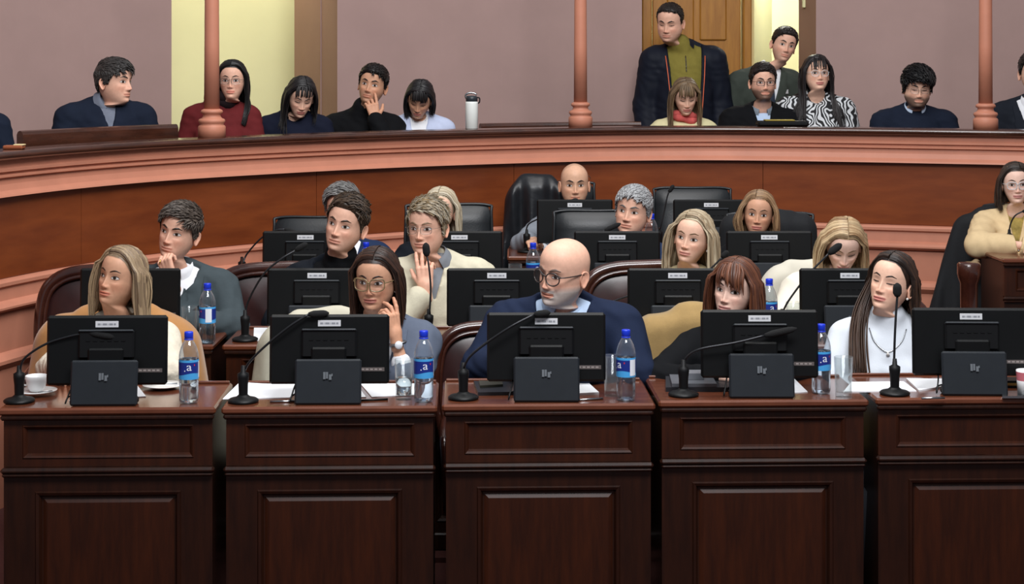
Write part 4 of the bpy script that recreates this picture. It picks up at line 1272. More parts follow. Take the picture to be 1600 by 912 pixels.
    for sd, nm in ((-1, 'R'), (1, 'L')):
        spec = (arms or {}).get(nm)
        sh = bp(sd * swd, .015, .525)
        if spec is None:
            if deskz is not None:
                el = bp(sd * (swd + .07), -.10, .30); el[2] = max(el[2], deskz + .0)
                wr = bp(sd * .12, -.30, .3); wr[2] = deskz + .05
                hd = Rb @ np.array([-sd * .5, -.8, -.04]); pn = np.array([0, 0, -1.0]); curl = (.35, .4, .45, .5)
            elif stand:
                el = bp(sd * (swd + .05), .03, .24); wr = bp(sd * (swd + .05), -.05, .0); hd = np.array([0, -.15, -1.0]); pn = Rb @ np.array([-sd, 0, 0]); curl = (.4,) * 4
            else:
                el = bp(sd * (swd + .06), -.03, .27); wr = bp(sd * .10, -.22, .16); hd = Rb @ np.array([-sd * .6, -.7, -.1]); pn = np.array([0, 0, -1.0]); curl = (.4, .45, .5, .5)
            thumb, tcv, spr = (.6, .7, -.25), .4, .05
        else:
            el, wr = T + np.asarray(spec['el'], float), T + np.asarray(spec['wr'], float)
            hd, pn, curl = spec['dir'], spec['palm'], spec.get('curl', (.3, .3, .35, .4))
            thumb, tcv, spr = spec.get('thumb', (.6, .7, -.25)), spec.get('tc', .4), spec.get('spread', .06)
        joints[nm] = (sh, el, wr)
        hk = s * (.93 if fem else 1.0)
        need = spec is not None or lod < 2
        if need:
            hf, lo, hi = hand_field(curl, spr, thumb, tcv, hk)
            hv, hq = snets(hf, lo, hi, .0027 if spec is not None else .0045)
            M = frame(hd, pn, nm == 'L')
            hv = hv @ M.T + wr
            if nm == 'L': hq = hq[:, ::-1]
            fing = np.linalg.norm(hv - wr, axis=1) / (.19 * hk)
            hc_ = base * np.stack([1.0 + 0 * fing, .97 - .05 * np.clip(fing, 0, 1), .96 - .06 * np.clip(fing, 0, 1)], -1)
            B.add(hv, hq, col=hc_)
        d = el - sh
        B.tube([sh + (bp(0, .015, .5) - sh) * .3, sh, sh + d * .5, el], [.03 * s, .036 * s, .036 * s, .03 * s], 10, col=base)
        B.tube([el, el + (wr - el) * .5, wr], [.03 * s, .029 * s, .017 * s], 10, col=base)
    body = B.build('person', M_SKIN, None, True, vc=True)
    tag(body, label, 'person', group)
    # ---------------- eyes and brows
    for sd in (-1, 1):
        eb = MB(); bb = MB()
        nu, nv = 29, 13
        u = np.linspace(-1, 1, nu)
        op = eyes
        zu = .0072 * op * np.maximum(1 - np.abs(u) ** 2.2, 0) ** .85 + .0012 * u * 1.0
        zl = -.0045 * (.35 + .65 * op) * np.maximum(1 - np.abs(u) ** 2.4, 0) ** .9 + .0012 * u
        if op < .55: zu = np.minimum(zu, zl + .0035 * op * (1 - u ** 2) + .0006)
        P = np.zeros((nv, nu, 3)); C = np.zeros((nv, nu, 3))
        x = sd * (.032 + u * .0160)
        for r, v in enumerate(np.linspace(0, 1, nv)):
            z = -.001 + zl + (zu - zl) * v
            y = H.fy(x, z) - .0012
            P[r] = np.stack([x, y, z], -1)
            dx = x - (sd * .032 + gaze[0] * .005); dzz = z + .001 - .0006 - gaze[1] * .003
            rr = np.sqrt(dx * dx + dzz * dzz)
            wh = lin((216, 208, 202)) * (1 - .25 * np.clip(np.abs(u) - .6, 0, 1))[:, None]
            ic = lin(iris)
            k = np.clip((.0070 - rr) / .0008, 0, 1)[:, None]; k2 = np.clip((.0032 - rr) / .0006, 0, 1)[:, None]
            c = wh * (1 - k) + ic * k; c = c * (1 - k2) + .005 * k2
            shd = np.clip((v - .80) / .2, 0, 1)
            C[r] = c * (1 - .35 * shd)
        eb.grid(P if sd > 0 else P[:, ::-1], col=C if sd > 0 else C[:, ::-1])
        # lash line
        L = np.zeros((3, nu, 3)); th = (.0024 if fem else .0017) * (1.0 if lod < 2 else 1.3)
        for r, k in enumerate((-.0003, th * .6, th)):
            z = -.001 + zu + k * (1 - .5 * np.abs(u) ** 4)
            L[r] = np.stack([x, H.fy(x, z) - (.0021, .0026, .0012)[r], z], -1)
        bb.grid(L if sd > 0 else L[:, ::-1], col=lin((34, 24, 20)))
        L = np.zeros((2, nu, 3))
        for r, k in enumerate((.0003, -.0009)):
            z = -.001 + zl + k
            L[r] = np.stack([x, H.fy(x, z) - .0016, z], -1)
        bb.grid(L if sd < 0 else L[:, ::-1], col=base * .32)
        # brow
        u = np.linspace(0, 1, 15)
        x = sd * (.012 + .038 * u)
        zc_ = .0200 + .0075 * np.sin(np.minimum(u / .68, 1.2) * np.pi / 2) - .004 * np.maximum(u - .6, 0) / .4 + (.002 if fem else 0)
        wd = (.0034 if fem else .0046) * np.minimum(1, .55 + 1.6 * u) * np.clip((1.05 - u) / .5, .25, 1)
        L = np.zeros((4, 15, 3))
        for r, k in enumerate((-1, -.4, .4, 1)):
            z = zc_ + k * wd
            L[r] = np.stack([x, H.fy(x, z) - (.0006, .0024, .0024, .0006)[r], z], -1)
        bb.grid(L if sd > 0 else L[:, ::-1], col=lin(brows) * .8)
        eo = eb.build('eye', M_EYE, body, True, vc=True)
        eo.data.vertices.foreach_set('co', tohead(np.concatenate(eb.v)).astype(np.float32).ravel()); eo.data.update()
        bo = bb.build('eyebrow', M_HAIR, body, True, vc=True)
        bo.data.vertices.foreach_set('co', tohead(np.concatenate(bb.v)).astype(np.float32).ravel()); bo.data.update()
    # ---------------- clothes
    hx = (.0072, .0085, .0115)[lod]
    shear = np.array([lean[0], lean[1]]) * s
    def std(P):
        q = (P - Hip) @ Rb
        z = q[:, 2] / Lz * .6
        return np.stack([(q[:, 0] - shear[0] * z / .6) / s, (q[:, 1] - shear[1] * z / .6) / s, z], -1).astype(np.float32)
    neckdir = E + R @ np.array([0, .02, -.09]) * s_h
    def field(t):
        off = t.get('off', .012); cut = t.get('v'); slv = t.get('sleeves', True); neck = t.get('neck', 0)
        hem = t.get('hem', -.02); bulk = t.get('bulk', 1.0)
        def f(P):
            P = P.astype(np.float32)
            q = std(P)
            F = fat
            d = sd_ell(q, (0, .0, .10), (.165 * F, .125 * F, .16))
            d = smin(d, sd_ell(q, (0, -.01 * F, .26), (.148 * F, .118 * F, .2)), .06)
            d = smin(d, sd_ell(q, (0, .0, .42), (.158 * sw, .112 * F, .17)), .06)
            d = smin(d, sd_caps(q, (-.14 * swd / .187, .018, .528), (.14 * swd / .187, .018, .528), .055), .05)
            for sd in (-1, 1):
                d = smin(d, sd_caps(q, (sd * .03, .022, .60), (sd * .135 * swd / .187, .018, .548), .040, .042), .035)
            if fem:
                for sd in (-1, 1):
                    d = smin(d, sd_ell(q, (sd * .066, -.085 * F, .385), (.062, .055, .065)), .035)
            d = d * s
            if neck:
                d = smin(d, sd_caps(P, N + (0, 0, -.03), N + (neckdir - N) * neck, .068 * s, .062 * s), .015)
            if slv:
                for nm in 'RL':
                    sh, el, wr = joints[nm]
                    cf = ((arms or {}).get(nm) or {}).get('cuff', 0) + t.get('cuffx', 0)
                    wr = wr + (el - wr) * cf
                    e = smin(sd_caps(P, sh, el, .058 * s * bulk, .046 * s * bulk), sd_caps(P, el, wr + (wr - el) / np.linalg.norm(wr - el) * -.012, .047 * s * bulk, (.034 if not t.get('wide') else .042) * s * bulk), .02)
                    d = smin(d, e, .035)
            wr_ = t.get('wr', .003)
            d = d - off * s - wr_ * (np.sin(P[:, 0] * 47 + P[:, 2] * 61 + 3 * np.sin(P[:, 2] * 23)) * np.sin(P[:, 2] * 38 - P[:, 1] * 44 + 2 * np.sin(P[:, 0] * 29)))
            if cut:
                zb, vw, zt2 = cut
                hw = vw * np.clip((q[:, 2] - zb) / (zt2 - zb), 0, 1.25) - .004
                c = np.maximum((np.abs(q[:, 0]) - hw) * .93, q[:, 1] + .005) * s
                c = np.maximum(c, (zb - q[:, 2]) * s)
                d = np.maximum(d, -c)
            if t.get('scoop'):
                d = np.maximum(d, -sd_ell(q, (0, -.10, .62), (t['scoop'], .12, t['scoop'] * t.get('sdeep', 1.0))) * s)
            d = np.maximum(d, (hem - q[:, 2]) * s)
            return d
        return f
    def surf(f, x, z, y0=-.34):
        """front surface point of a garment at standard (x, z)"""
        ys = np.linspace(y0, .05, 110)
        x = np.atleast_1d(x); z = np.atleast_1d(z)
        P = np.array([[bp(xx, yy, zz) for yy in ys] for xx, zz in zip(x, z)])
        D = f(P.reshape(-1, 3)).reshape(len(x), -1)
        k = np.argmax(D < 0, 1)
        return P[np.arange(len(x)), np.maximum(k - 1, 0)], ys[np.maximum(k - 1, 0)]
    fields = []
    for t in tops:
        f = field(t)
        J = np.array([p for nm in 'RL' for p in joints[nm]] + [bp(0, 0, -.02), bp(0, 0, .62), bp(-.2, -.2, .3), bp(.2, .2, .3), neckdir])
        pad = .09 * s + t.get('off', .012)
        lo, hi = J.min(0) - pad, J.max(0) + pad
        V, Qd = snets(f, lo, hi, hx)
        cols = None; m = t['m']
        if t.get('paint'):
            cols = t['paint'](std(V), V)
        o = obj(t['name'], V, Qd, m, body, True, cols=cols)
        if t.get('lab'): o['label'] = t['lab']
        t['o'] = o; t['f'] = f
        fields.append(f)
        # lapels
        if t.get('lapel'):
            zb, vw, zt2 = t['v']
            lw = t['lapel']
            for sd in (-1, 1):
                b = MB(); n = 16
                zz = np.linspace(zb, .585, n)
                xe = vw * (zz - zb) / (zt2 - zb)
                prof = lw * np.interp((zz - zb) / (.585 - zb), [0, .1, .62, .68, .72, 1], [.1, .45, 1.0, 1.05, .8, .55])
                rows = []
                for k in (0, .5, 1):
                    p, yy = surf(f, sd * (xe + prof * k + .004), zz)
                    p = p + Rb @ np.array([0, (-.005, -.010, -.007)[int(k * 2)], 0])
                    rows.append(p)
                P = np.stack(rows)
                b.grid(P if sd < 0 else P[::-1])
                P2 = P + Rb @ np.array([0, .005, 0])
                b.grid(np.stack([P[-1], P2[-1]])); b.grid(np.stack([P[0], P2[0]]))
                lo_ = b.build('lapel', t.get('lapel_m', m), body, True)
        if t.get('collar'):
            cm, hgt, spreadc = t['collar']
            b = MB(); n = 40
            ang = np.linspace(R_(spreadc), 2 * np.pi - R_(spreadc), n)
            ax = neckdir - N; ax = ax / np.linalg.norm(ax)
            xx = Rb @ np.array([1.0, 0, 0]); xx = xx - ax * (xx @ ax); xx /= np.linalg.norm(xx); yy = np.cross(ax, xx)
            c0 = N + ax * .0
            rows = []
            for (r, hh, drop) in ((.060, -.005, 0), (.061, hgt, -.008), (.065, hgt + .002, -.008), (.073, hgt * .45, -.016), (.080, -.004, -.040)):
                fr_ = np.clip(np.cos(ang), 0, 1) ** 3
                P = c0 + np.outer(np.sin(ang) * r * s, xx) - np.outer(np.cos(ang) * (r * 1.03) * s, yy) + np.outer((hh + drop * fr_) * s, ax)
                rows.append(P)
            P = np.stack(rows); b.grid(P)
            o2 = b.build('collar', cm, body, True)
        if t.get('zip'):
            zm, xs, z0, z1 = t['zip']
            for xo in xs:
                zz = np.linspace(z0, z1, 14)
                p, yy = surf(f, np.full(14, xo) if not callable(xo) else xo(zz), zz)
                MB().tube(p + Rb @ np.array([0, -.001, 0]), .0032 * s, 6).build('zip_edge', zm, body, True)
        for (nm_, mm, x0, z0, wd, ht) in t.get('patches', ()):
            gx, gz = np.meshgrid(np.linspace(x0 - wd / 2, x0 + wd / 2, 5), np.linspace(z0 - ht / 2, z0 + ht / 2, 5))
            p, yy = surf(f, gx.ravel(), gz.ravel())
            b = MB(); b.grid((p + Rb @ np.array([0, -.002, 0])).reshape(5, 5, 3)); b.build(nm_, mm, body, True)
        if t.get('tie'):
            tm = t['tie']
            zz = np.linspace(.30, .585, 18)
            wd = np.interp(zz, [.30, .52, .54, .56, .585], [.042, .024, .016, .026, .03])
            rows = []
            for k in (-1, -.4, .4, 1):
                p, yy = surf(f, wd * k, zz)
                rows.append(p + Rb @ np.array([0, -.006 - .006 * (abs(k) < .5), 0]) + np.array([0, 0, 0]) - (0 if True else 0))
            b = MB(); b.grid(np.stack(rows)); b.build('necktie', tm, body, True)
    def gar(P):
        d = None
        for f in fields:
            x = f(P); d = x if d is None else np.minimum(d, x)
        return np.full(len(P), 1.0) if d is None else d
    # ---------------- trousers and shoes
    if legs:
        lm_ = mat('trousers_%d_%d_%d' % leg_col, leg_col, .85, var=.08, vscale=20)
        b = MB(); sb = MB()
        for sd in (-1, 1):
            hp = bp(sd * .085, 0, .06)
            if stand:
                foot = np.array([hp[0], hp[1] + .02, floor])
                b.tube([hp + (0, 0, .03), hp * .5 + foot * .5, foot + (0, 0, .03)], [.095 * s, .072 * s, .058 * s], 14)
                ft = foot
            else:
                kn = hp + Rb @ np.array([sd * .03, -.40 * s, .0]); kn[2] = hp[2] - .01
                kn[2] = min(kn[2], floor + .56)
                an = kn + Rb @ np.array([0, .06, 0]); an[2] = floor + .06
                b.tube(cr([hp, hp * .5 + kn * .5, kn], 8), np.linspace(.088, .066, 8) * s, 14)
                b.tube([kn, kn * .5 + an * .5, an], [.064 * s, .056 * s, .045 * s], 14)
                ft = np.array([an[0], an[1], floor])
            d = Rb @ np.array([0, -1.0, 0])
            sb.tube([ft + d * -.07 + (0, 0, .035), ft + (0, 0, .045), ft + d * .09 + (0, 0, .038), ft + d * .17 + (0, 0, .028), ft + d * .19 + (0, 0, .026)], [.028, .042, .038, .03, .014], 12)
        b.build('trousers', lm_, body, True)
        sb.build('shoes', mat('black_shoes', (24, 22, 22), .35, var=.05), body, True)
    # ---------------- hair
    if hair:
        make_hair(hair, H, A, Z, G / s_h, hm, tohead, E, R, Rb, s_h, body, gar, lod, lin(hair['col']), lin(hair.get('col2', hair['col'])))
    if glasses:
        make_glasses(glasses, H, tohead, body)
    info = dict(body=body, T=T, E=E, N=N, Hip=Hip, R=R, Rb=Rb, joints=joints, bp=bp, surf=surf, fields=fields, s=s, tohead=tohead, H=H, gar=gar)
    PEOPLE.append(info)
    return info

def make_glasses(gl, H, tohead, body):
    m = gl['m']; shape = gl.get('shape', 'round'); rx, rz = gl.get('r', (.024, .02)); th = gl.get('th', .0018); z0 = gl.get('z', -.003)
    b = MB(); lb = MB()
    th_ = np.linspace(0, 2 * np.pi, 37)
    p = 2.0 if shape == 'round' else 3.4
    yb = float(np.min(H.fy(np.linspace(-.05, .05, 21), np.full(21, .012)))) - .012
    for sd in (-1, 1):
        c, s_ = np.cos(th_), np.sin(th_)
        x = np.sign(c) * np.abs(c) ** (2 / p) * rx; z = np.sign(s_) * np.abs(s_) ** (2 / p) * rz
        if shape == 'cat': z = z + np.maximum(x * sd, 0) * .15
        x = x + sd * .0325; z = z + z0
        y = yb + 4.0 * x * x
        P = np.stack([x, y, z], -1)
        b.tube(P, th, 8, cap=False)
        n = 36; ctr = np.array([[sd * .0325, yb + 4 * .0325 ** 2, z0]])
        lb.add(np.concatenate([P[:n], ctr]), None, [(i, (i + 1) % n, n) for i in range(n)])
        xe = sd * (.0325 + rx)
        b.tube(cr([(xe, yb + 4 * xe * xe, z0 + rz * .45), (sd * .070, yb + .03, z0 + rz * .45), (sd * .0795, -.03, .006), (sd * .081, .005, .006), (sd * .079, .022, -.004), (sd * .077, .03, -.02)], 18), th * .9, 6)
    b.tube(cr([(-.0325 + rx, yb + .0005, z0 + rz * .3), (0, yb - .003, z0 + rz * .5), (.0325 - rx, yb + .0005, z0 + rz * .3)], 9), th, 6)
    o = b.build('glasses', m, body, True)
    o.data.vertices.foreach_set('co', tohead(np.concatenate(b.v)).astype(np.float32).ravel()); o.data.update()
    l = lb.build('lenses', gl.get('lens', M_LENS), o, True)
    l.data.vertices.foreach_set('co', tohead(np.concatenate(lb.v)).astype(np.float32).ravel()); l.data.update()

def make_hair(h, H, A, Z, G, hm, tohead, E, R, Rb, s_h, body, gar, lod, c1, c2):
    """h: style 'short' or 'long' and its settings"""
    c1, c2 = [(c * .86 + c.mean() * .14) * .80 for c in (c1, c2)]
    rs = np.random.RandomState(h.get('seed', 1))
    nr, na = G.shape[:2]
    # normals of the head
    du = np.roll(G, -1, 1) - np.roll(G, 1, 1)
    dv = np.gradient(G, axis=0)
    Nn = np.cross(du, dv); Nn /= np.linalg.norm(Nn, axis=-1)[..., None] + 1e-9
    sgn = np.sign((Nn * (G - np.array([0, 0, .0]))).sum(-1)); Nn *= np.where(sgn == 0, 1, sgn)[..., None]
    AA = np.broadcast_to(A, (nr, na)); ZZ = G[..., 2]
    m = np.clip(hm / .012, 0, 1); m = m * m * (3 - 2 * m)
    top, side = h.get('top', .018), h.get('sides', .008)
    tz = np.clip((ZZ - .01) / .07, 0, 1)
    th = side + (top - side) * tz
    if h['style'] == 'long':
        th = .007 + 0 * tz
        m = np.clip(hm / .05, 0, 1) ** .7
    if h.get('quiff'):
        th = th + h['quiff'] * np.exp(-(AA / .8) ** 2) * np.clip((ZZ - .06) / .03, 0, 1)
    lump = 1 + .08 * np.sin(AA * 9 + ZZ * 70) * np.sin(ZZ * 120 + AA * 5) * h.get('lump', 1)
    P = G + Nn * (th * m * lump - .0015 * (1 - m))[..., None]
    keep = hm > -.004
    keep[ZZ < -.11] = False
    b = MB()
    i, j = np.meshgrid(np.arange(nr - 1), np.arange(na), indexing='ij')
    a = i * na + j; b_ = i * na + (j + 1) % na
    kf = keep.ravel()
    Q = np.stack([a, a + na, b_ + na, b_], -1).reshape(-1, 4)
    Q = Q[kf[Q].all(1)]
    st = .75 + .5 * rs.rand(na)[None, :] * np.ones((nr, 1)) if h['style'] == 'long' else .86 + .28 * rs.rand(nr, na)
    mixv = np.clip(rs.rand(1, na) * h.get('mix', .5), 0, 1) * np.ones((nr, 1))
    cc = (c1 * (1 - mixv[..., None]) + c2 * mixv[..., None]) * st[..., None]
    if not h.get('nocap'):
        b.add(tohead(P.reshape(-1, 3)), Q, [(nr * na, jj, (jj + 1) % na) for jj in range(0)], col=cc.reshape(-1, 3))
        # close the crown
        tp = tohead(np.array([[0, .004, .1182 + top]]))
        k0 = b.n
        b.add(np.concatenate([tohead(P[0]), tp]), None, [(na, jj, (jj + 1) % na) for jj in range(na)], col=c1 * .9)
    locks = []
    f = (1.0, 1.0, .6)[lod]
    if h['style'] == 'short':
        n = int(h.get('n', 420) * 3.0 * f)
        idx = np.argwhere((hm > .004) & (ZZ > -.06))
        wts = np.maximum(np.sqrt((np.roll(G, -1, 1) - G)[idx[:, 0], idx[:, 1], :2].__pow__(2).sum(-1)), 1e-4)
        pick = idx[rs.choice(len(idx), n, p=wts / wts.sum())]
        comb = np.array(h.get('comb', (.3, -.6, .1)))
        for (r, c) in pick:
            p, nn = G[r, c], Nn[r, c]
            t_ = np.clip((p[2] - .03) / .05, 0, 1)
            fl = comb * t_ + np.array([0, .5, -1.0]) * (1 - t_) + rs.randn(3) * .13 * h.get('mess', 1)
            fl = fl - nn * (fl @ nn); fl /= np.linalg.norm(fl) + 1e-9
            thh = side + (top - side) * np.clip((p[2] - .01) / .07, 0, 1)
            if h.get('quiff'): thh += h['quiff'] * math.exp(-(A[c] / .8) ** 2) * np.clip((p[2] - .06) / .03, 0, 1)
            L = (h.get('len', .04) * t_ + .018 * (1 - t_)) * (.7 + .6 * rs.rand())
            lift = h.get('lift', .002) * t_
            p0 = p + nn * thh * .3
            pts = cr([p0, p0 + fl * L * .5 + nn * (thh * .6 + lift), p0 + fl * L + nn * (thh * .45 + lift * .6)], 6)
            locks.append((pts, .0055, .0022, rs.rand(), False))
    else:
        zend = h.get('z', -.25); vol = h.get('vol', .0); part = h.get('part', .0); cut = h.get('side_front', -.045)
        n = int(h.get('n', 100) * 1.7 * f)
        for sd in (-1, 1):
            zE = zend if np.isscalar(zend) else zend[0 if sd < 0 else 1]
            fo = h.get('forward', (0, 0))[0 if sd < 0 else 1]
            tuck = h.get('tuck', (0, 0))[0 if sd < 0 else 1]
            for k in range(n):
                v = (k + rs.rand() * .8) / n
                lay = rs.rand()                      # inner or outer
                o = .004 + .016 * lay + vol * lay * .5
                y0 = -.080 + .125 * v
                wrap = max(0, (v - .55) / .45) ** 1.4
                xs = sd * (1 - .97 * wrap)
                y1 = np.interp(v, [0, .15, .55, 1], [cut + tuck * .02, -.028 + tuck * .03, .05, .085]); y2 = np.interp(v, [0, .15, .55, 1], [cut + .006 + tuck * .045, -.02 + tuck * .05, .055, .105]); y3 = np.interp(v, [0, .15, .55, 1], [cut + .012 + tuck * .05, -.01 + tuck * .05, .05, .10])
                jit = rs.randn(3) * .004
                wv = h.get('wave', .006)
                pts = [np.array([part + sd * .003, y0, .117 + o - .03 * max(0, 1 - v * 4)]),
                       np.array([part * .4 + xs * .045, y0 * .93 + .004, .104 + o - .02 * (1 - v)]),
                       np.array([xs * (.074 + o), y1 * .6 + .4 * y0, .062]),
                       np.array([xs * (.081 + o + vol * .3), y1, .015]),
                       np.array([xs * (.080 + o + vol * .8) + wv * rs.randn(), y2, -.05]) + jit]
                zz = -.11
                q = pts[-1].copy(); step = 0
                curl = h.get('flip', 0)
                ze = zE * (.9 + .16 * rs.rand()) if zE < -.12 else zE + .02 * rs.rand()
                while zz > ze + .02:
                    q = np.array([xs * (.078 + o * 1.1 + vol) + wv * math.sin(step * 1.7 + v * 9), y3 + fo * (-.05) * min(1, step / 3.0) * (1 - v), zz]) + rs.randn(3) * .003
                    pts.append(q); zz -= .06; step += 1
                q = pts[-1].copy(); q[2] = ze; q[0] += sd * curl; q[0] *= (1 - h.get('taper', .08)); pts.append(q)
                locks.append((cr(pts, 18), (.0066, .0066, .010)[lod], .0026, rs.rand(), True, .002 + .013 * lay))
        if h.get('fringe'):
            zf, sweepx, nf = h['fringe']
            nf = nf * 1.6
            for k in range(int(nf * f)):
                x0 = -.052 + .104 * (k + rs.rand()) / (nf * f)
                xe = x0 * 1.05 + sweepx * (1 - abs(x0) / .07) + rs.randn() * .003
                ze = zf + h.get('fringe_arc', .25) * abs(xe) * -1 + rs.randn() * h.get('ragged', .006) + (h.get('gap', 0) * math.exp(-((xe - h.get('gapx', 0)) / .008) ** 2))
                yy = lambda x, z: float(H.fy(np.array(x), np.array(z)))
                o = .005 + .008 * rs.rand()
                pts = [np.array([part * .5 + x0 * .5, -.030, .121 + o]), np.array([x0 * .85, -.068, .106 + o]), np.array([x0 + (xe - x0) * .35, yy(x0, .078) - o, .078]), np.array([x0 + (xe - x0) * .7, yy(x0, .05) - o, .05]),
                       np.array([xe, yy(xe, ze) - o * .9, ze])]
                locks.append((cr(pts, 18), .0046, .002, rs.rand(), True, .006 + .008 * rs.rand()))
        for (path, nd, spread) in h.get('drape', ()):
            path = np.asarray(path, float)
            for k in range(int(nd * 1.6)):
                oo = rs.randn(3) * spread; gr = np.linspace(.3, 1, len(path))[:, None]
                pp = path + oo * gr
                pp[-1, 2] += rs.rand() * .05
                locks.append((cr(pp, 18), .0075, .003, rs.rand(), True, .01))
        if h.get('tie'):                               # a ponytail or bun at the back
            for k in range(24):
                a = rs.rand() * 6.28
                locks.append((cr([(.02 * math.cos(a), .10, .03 + .02 * math.sin(a)), (.015 * math.cos(a), .145, .02 + .015 * math.sin(a)), (.02 * math.cos(a), .15, -.05), (.02 * math.cos(a), .12, -.14)], 18), .009, .004, rs.rand(), True))
    # push every lock out of the head, then out of the clothes; below the jaw it hangs with gravity
    Rg = rotz(math.atan2(R[1, 0], R[0, 0])) * .65 + Rb * .35
    u_, _, vt_ = np.linalg.svd(Rg); Rg = u_ @ vt_
    if locks:
        n_by = {}
        for L in locks: n_by.setdefault(len(L[0]), []).append(L)
        for ns, LL in n_by.items():
            P = np.stack([np.asarray(L[0]) for L in LL]); K = len(LL)
            F = P.reshape(-1, 3).copy()
            z = F[:, 2]
            inh = (z > -.115)
            w, yf, yb = H.dims(np.clip(z, -.11, .1179)); yc = (yf + yb) / 2
            ry = np.where(F[:, 1] < yc, yc - yf, yb - yc)
            rad = np.sqrt((F[:, 0] / w) ** 2 + ((F[:, 1] - yc) / ry) ** 2) + 1e-9
            grow = (1.0 + .004 / w)
            fac = np.where(inh & (rad < grow) & (z < .1), grow / rad, 1)
            F[:, 0] *= fac; F[:, 1] = yc + (F[:, 1] - yc) * fac
            zt = -.06
            Pc = F.copy(); Pc[:, 2] = np.maximum(Pc[:, 2], zt)
            if LL[0][4]:
                off = np.repeat(np.array([L[5] if len(L) > 5 else .008 for L in LL]), ns)
                dy = F[:, 1] - .004
                ryy = np.where(dy < 0, .0985, .0975)
                rho = ((np.abs(F[:, 0]) / .0775) ** 2.2 + (np.abs(dy) / ryy) ** 2.2 + (np.maximum(F[:, 2] - .03, 0) / .088) ** 2.2) ** (1 / 2.2) + 1e-9
                tgt = 1 + off / .088
                kk = np.clip((F[:, 2] - .035) / .03, 0, 1)
                kk = np.where(rho < tgt, np.clip((F[:, 2] + .02) / .03, 0, 1), kk)
                sc = 1 + (tgt / rho - 1) * kk
                F[:, 0] *= sc; F[:, 1] = .004 + dy * sc; F[:, 2] = np.where(F[:, 2] > .03, .03 + (F[:, 2] - .03) * sc, F[:, 2])
                Pc = F.copy(); Pc[:, 2] = np.maximum(Pc[:, 2], zt)
            Wp = tohead(Pc) + ((F - Pc) * s_h) @ Rg.T
            if LL[0][4]:
                for _ in range(4):
                    d = gar(Wp.astype(np.float32)); bad = d < .006
                    if not bad.any(): break
                    Bp = Wp[bad]; e = .006
                    gx = np.stack([gar((Bp + np.eye(3)[k] * e).astype(np.float32)) - gar((Bp - np.eye(3)[k] * e).astype(np.float32)) for k in range(3)], -1)
                    gx /= np.linalg.norm(gx, axis=1)[:, None] + 1e-9
                    Wp[bad] = Bp + gx * (.010 - d[bad])[:, None]
                    W3 = Wp.reshape(K, ns, 3)
                    W3[:, 7:-1] = W3[:, 7:-1] * .5 + (W3[:, 6:-2] + W3[:, 8:]) * .25
                    Wp = W3.reshape(-1, 3)
            Wp = Wp.reshape(K, ns, 3)
            T_ = np.gradient(Wp, axis=1); T_ /= np.linalg.norm(T_, axis=-1)[..., None] + 1e-9
            O = Wp - E; O[..., 2] *= .2
            O = O - T_ * (O * T_).sum(-1)[..., None]; O /= np.linalg.norm(O, axis=-1)[..., None] + 1e-9
            Bn = np.cross(T_, O)
            m6 = 6 if LL[0][4] else 4
            ang = np.arange(m6) * 2 * np.pi / m6
            t = np.linspace(0, 1, ns)
            tap = np.minimum(1, .55 + t * 2.5) * np.clip((1.03 - t) / .28, 0, 1) ** .6
            if not LL[0][4]: tap = np.minimum(1, .5 + t * 2) * np.clip((1.05 - t) / .7, 0, 1) ** .8
            wd = np.array([L[1] for L in LL]) * s_h * (.75 + .5 * rs.rand(K)); tk = np.array([L[2] for L in LL]) * s_h
            V = Wp[:, :, None, :] + (wd[:, None] * tap)[..., None, None] * np.cos(ang)[None, None, :, None] * Bn[:, :, None, :] + (tk[:, None] * tap)[..., None, None] * np.sin(ang)[None, None, :, None] * O[:, :, None, :]
            i, j = np.meshgrid(np.arange(ns - 1), np.arange(m6), indexing='ij')
            a = i * m6 + j; b_ = i * m6 + (j + 1) % m6
            q1 = np.stack([a, b_, b_ + m6, a + m6], -1).reshape(-1, 4)
            Q = (q1[None] + (np.arange(K) * ns * m6)[:, None, None]).reshape(-1, 4)
            jit = .66 + .20 * rs.rand(K, 1, m6, 1) + .38 * rs.rand(K, 1, 1, 1)
            mx = np.clip(rs.rand(K, 1, 1, 1) * h.get('mix', .5) * 2 - .1 + h.get('tipmix', .0) * t[None, :, None, None], 0, 1)
            C = (c1 * (1 - mx) + c2 * mx) * jit
            C = np.broadcast_to(C, (K, ns, m6, 3)).reshape(-1, 3)
            b.add(V.reshape(-1, 3), Q, col=C)
    o = b.build('hair', M_HAIR, body, True, vc=True)
    return o
# ------------------------------------------------------------------ the people, row by row
def cloth(name, rgb, rough=.85, var=.07, bump=.12, bscale=220, **k):
    k.setdefault('spec', .15)
    return mat(name, rgb, rough, var=var, vscale=24, bump=bump, bscale=bscale, **k)
NAVYJ = cloth('navy_jacket', (27, 36, 58)); GREYJ = cloth('grey_jacket', (62, 71, 75)); CHAR = cloth('charcoal_knit', (20, 24, 31)); BLACKK = cloth('black_knit', (13, 14, 17))
CREAMK = cloth('cream_knit', (196, 190, 168), bscale=140, bump=.25); WHITES = cloth('white_shirt', (226, 228, 232), .7, .03); BLUES = cloth('light_blue_shirt', (176, 196, 222), .7, .03)
WHITEK = cloth('white_ribbed_knit', (206, 212, 220), .8, .03); LACE = cloth('ivory_lace', (214, 204, 186), .8, .12, .5, 90); BLUEGREY = cloth('blue_grey_blazer', (88, 96, 112))
NAVYK = cloth('navy_knit', (24, 31, 46)); DKNAVY = cloth('dark_navy_knit', (20, 24, 40)); OLIVE = cloth('olive_sweater', (122, 112, 52)); PARKA = cloth('navy_parka', (21, 25, 36), .6)
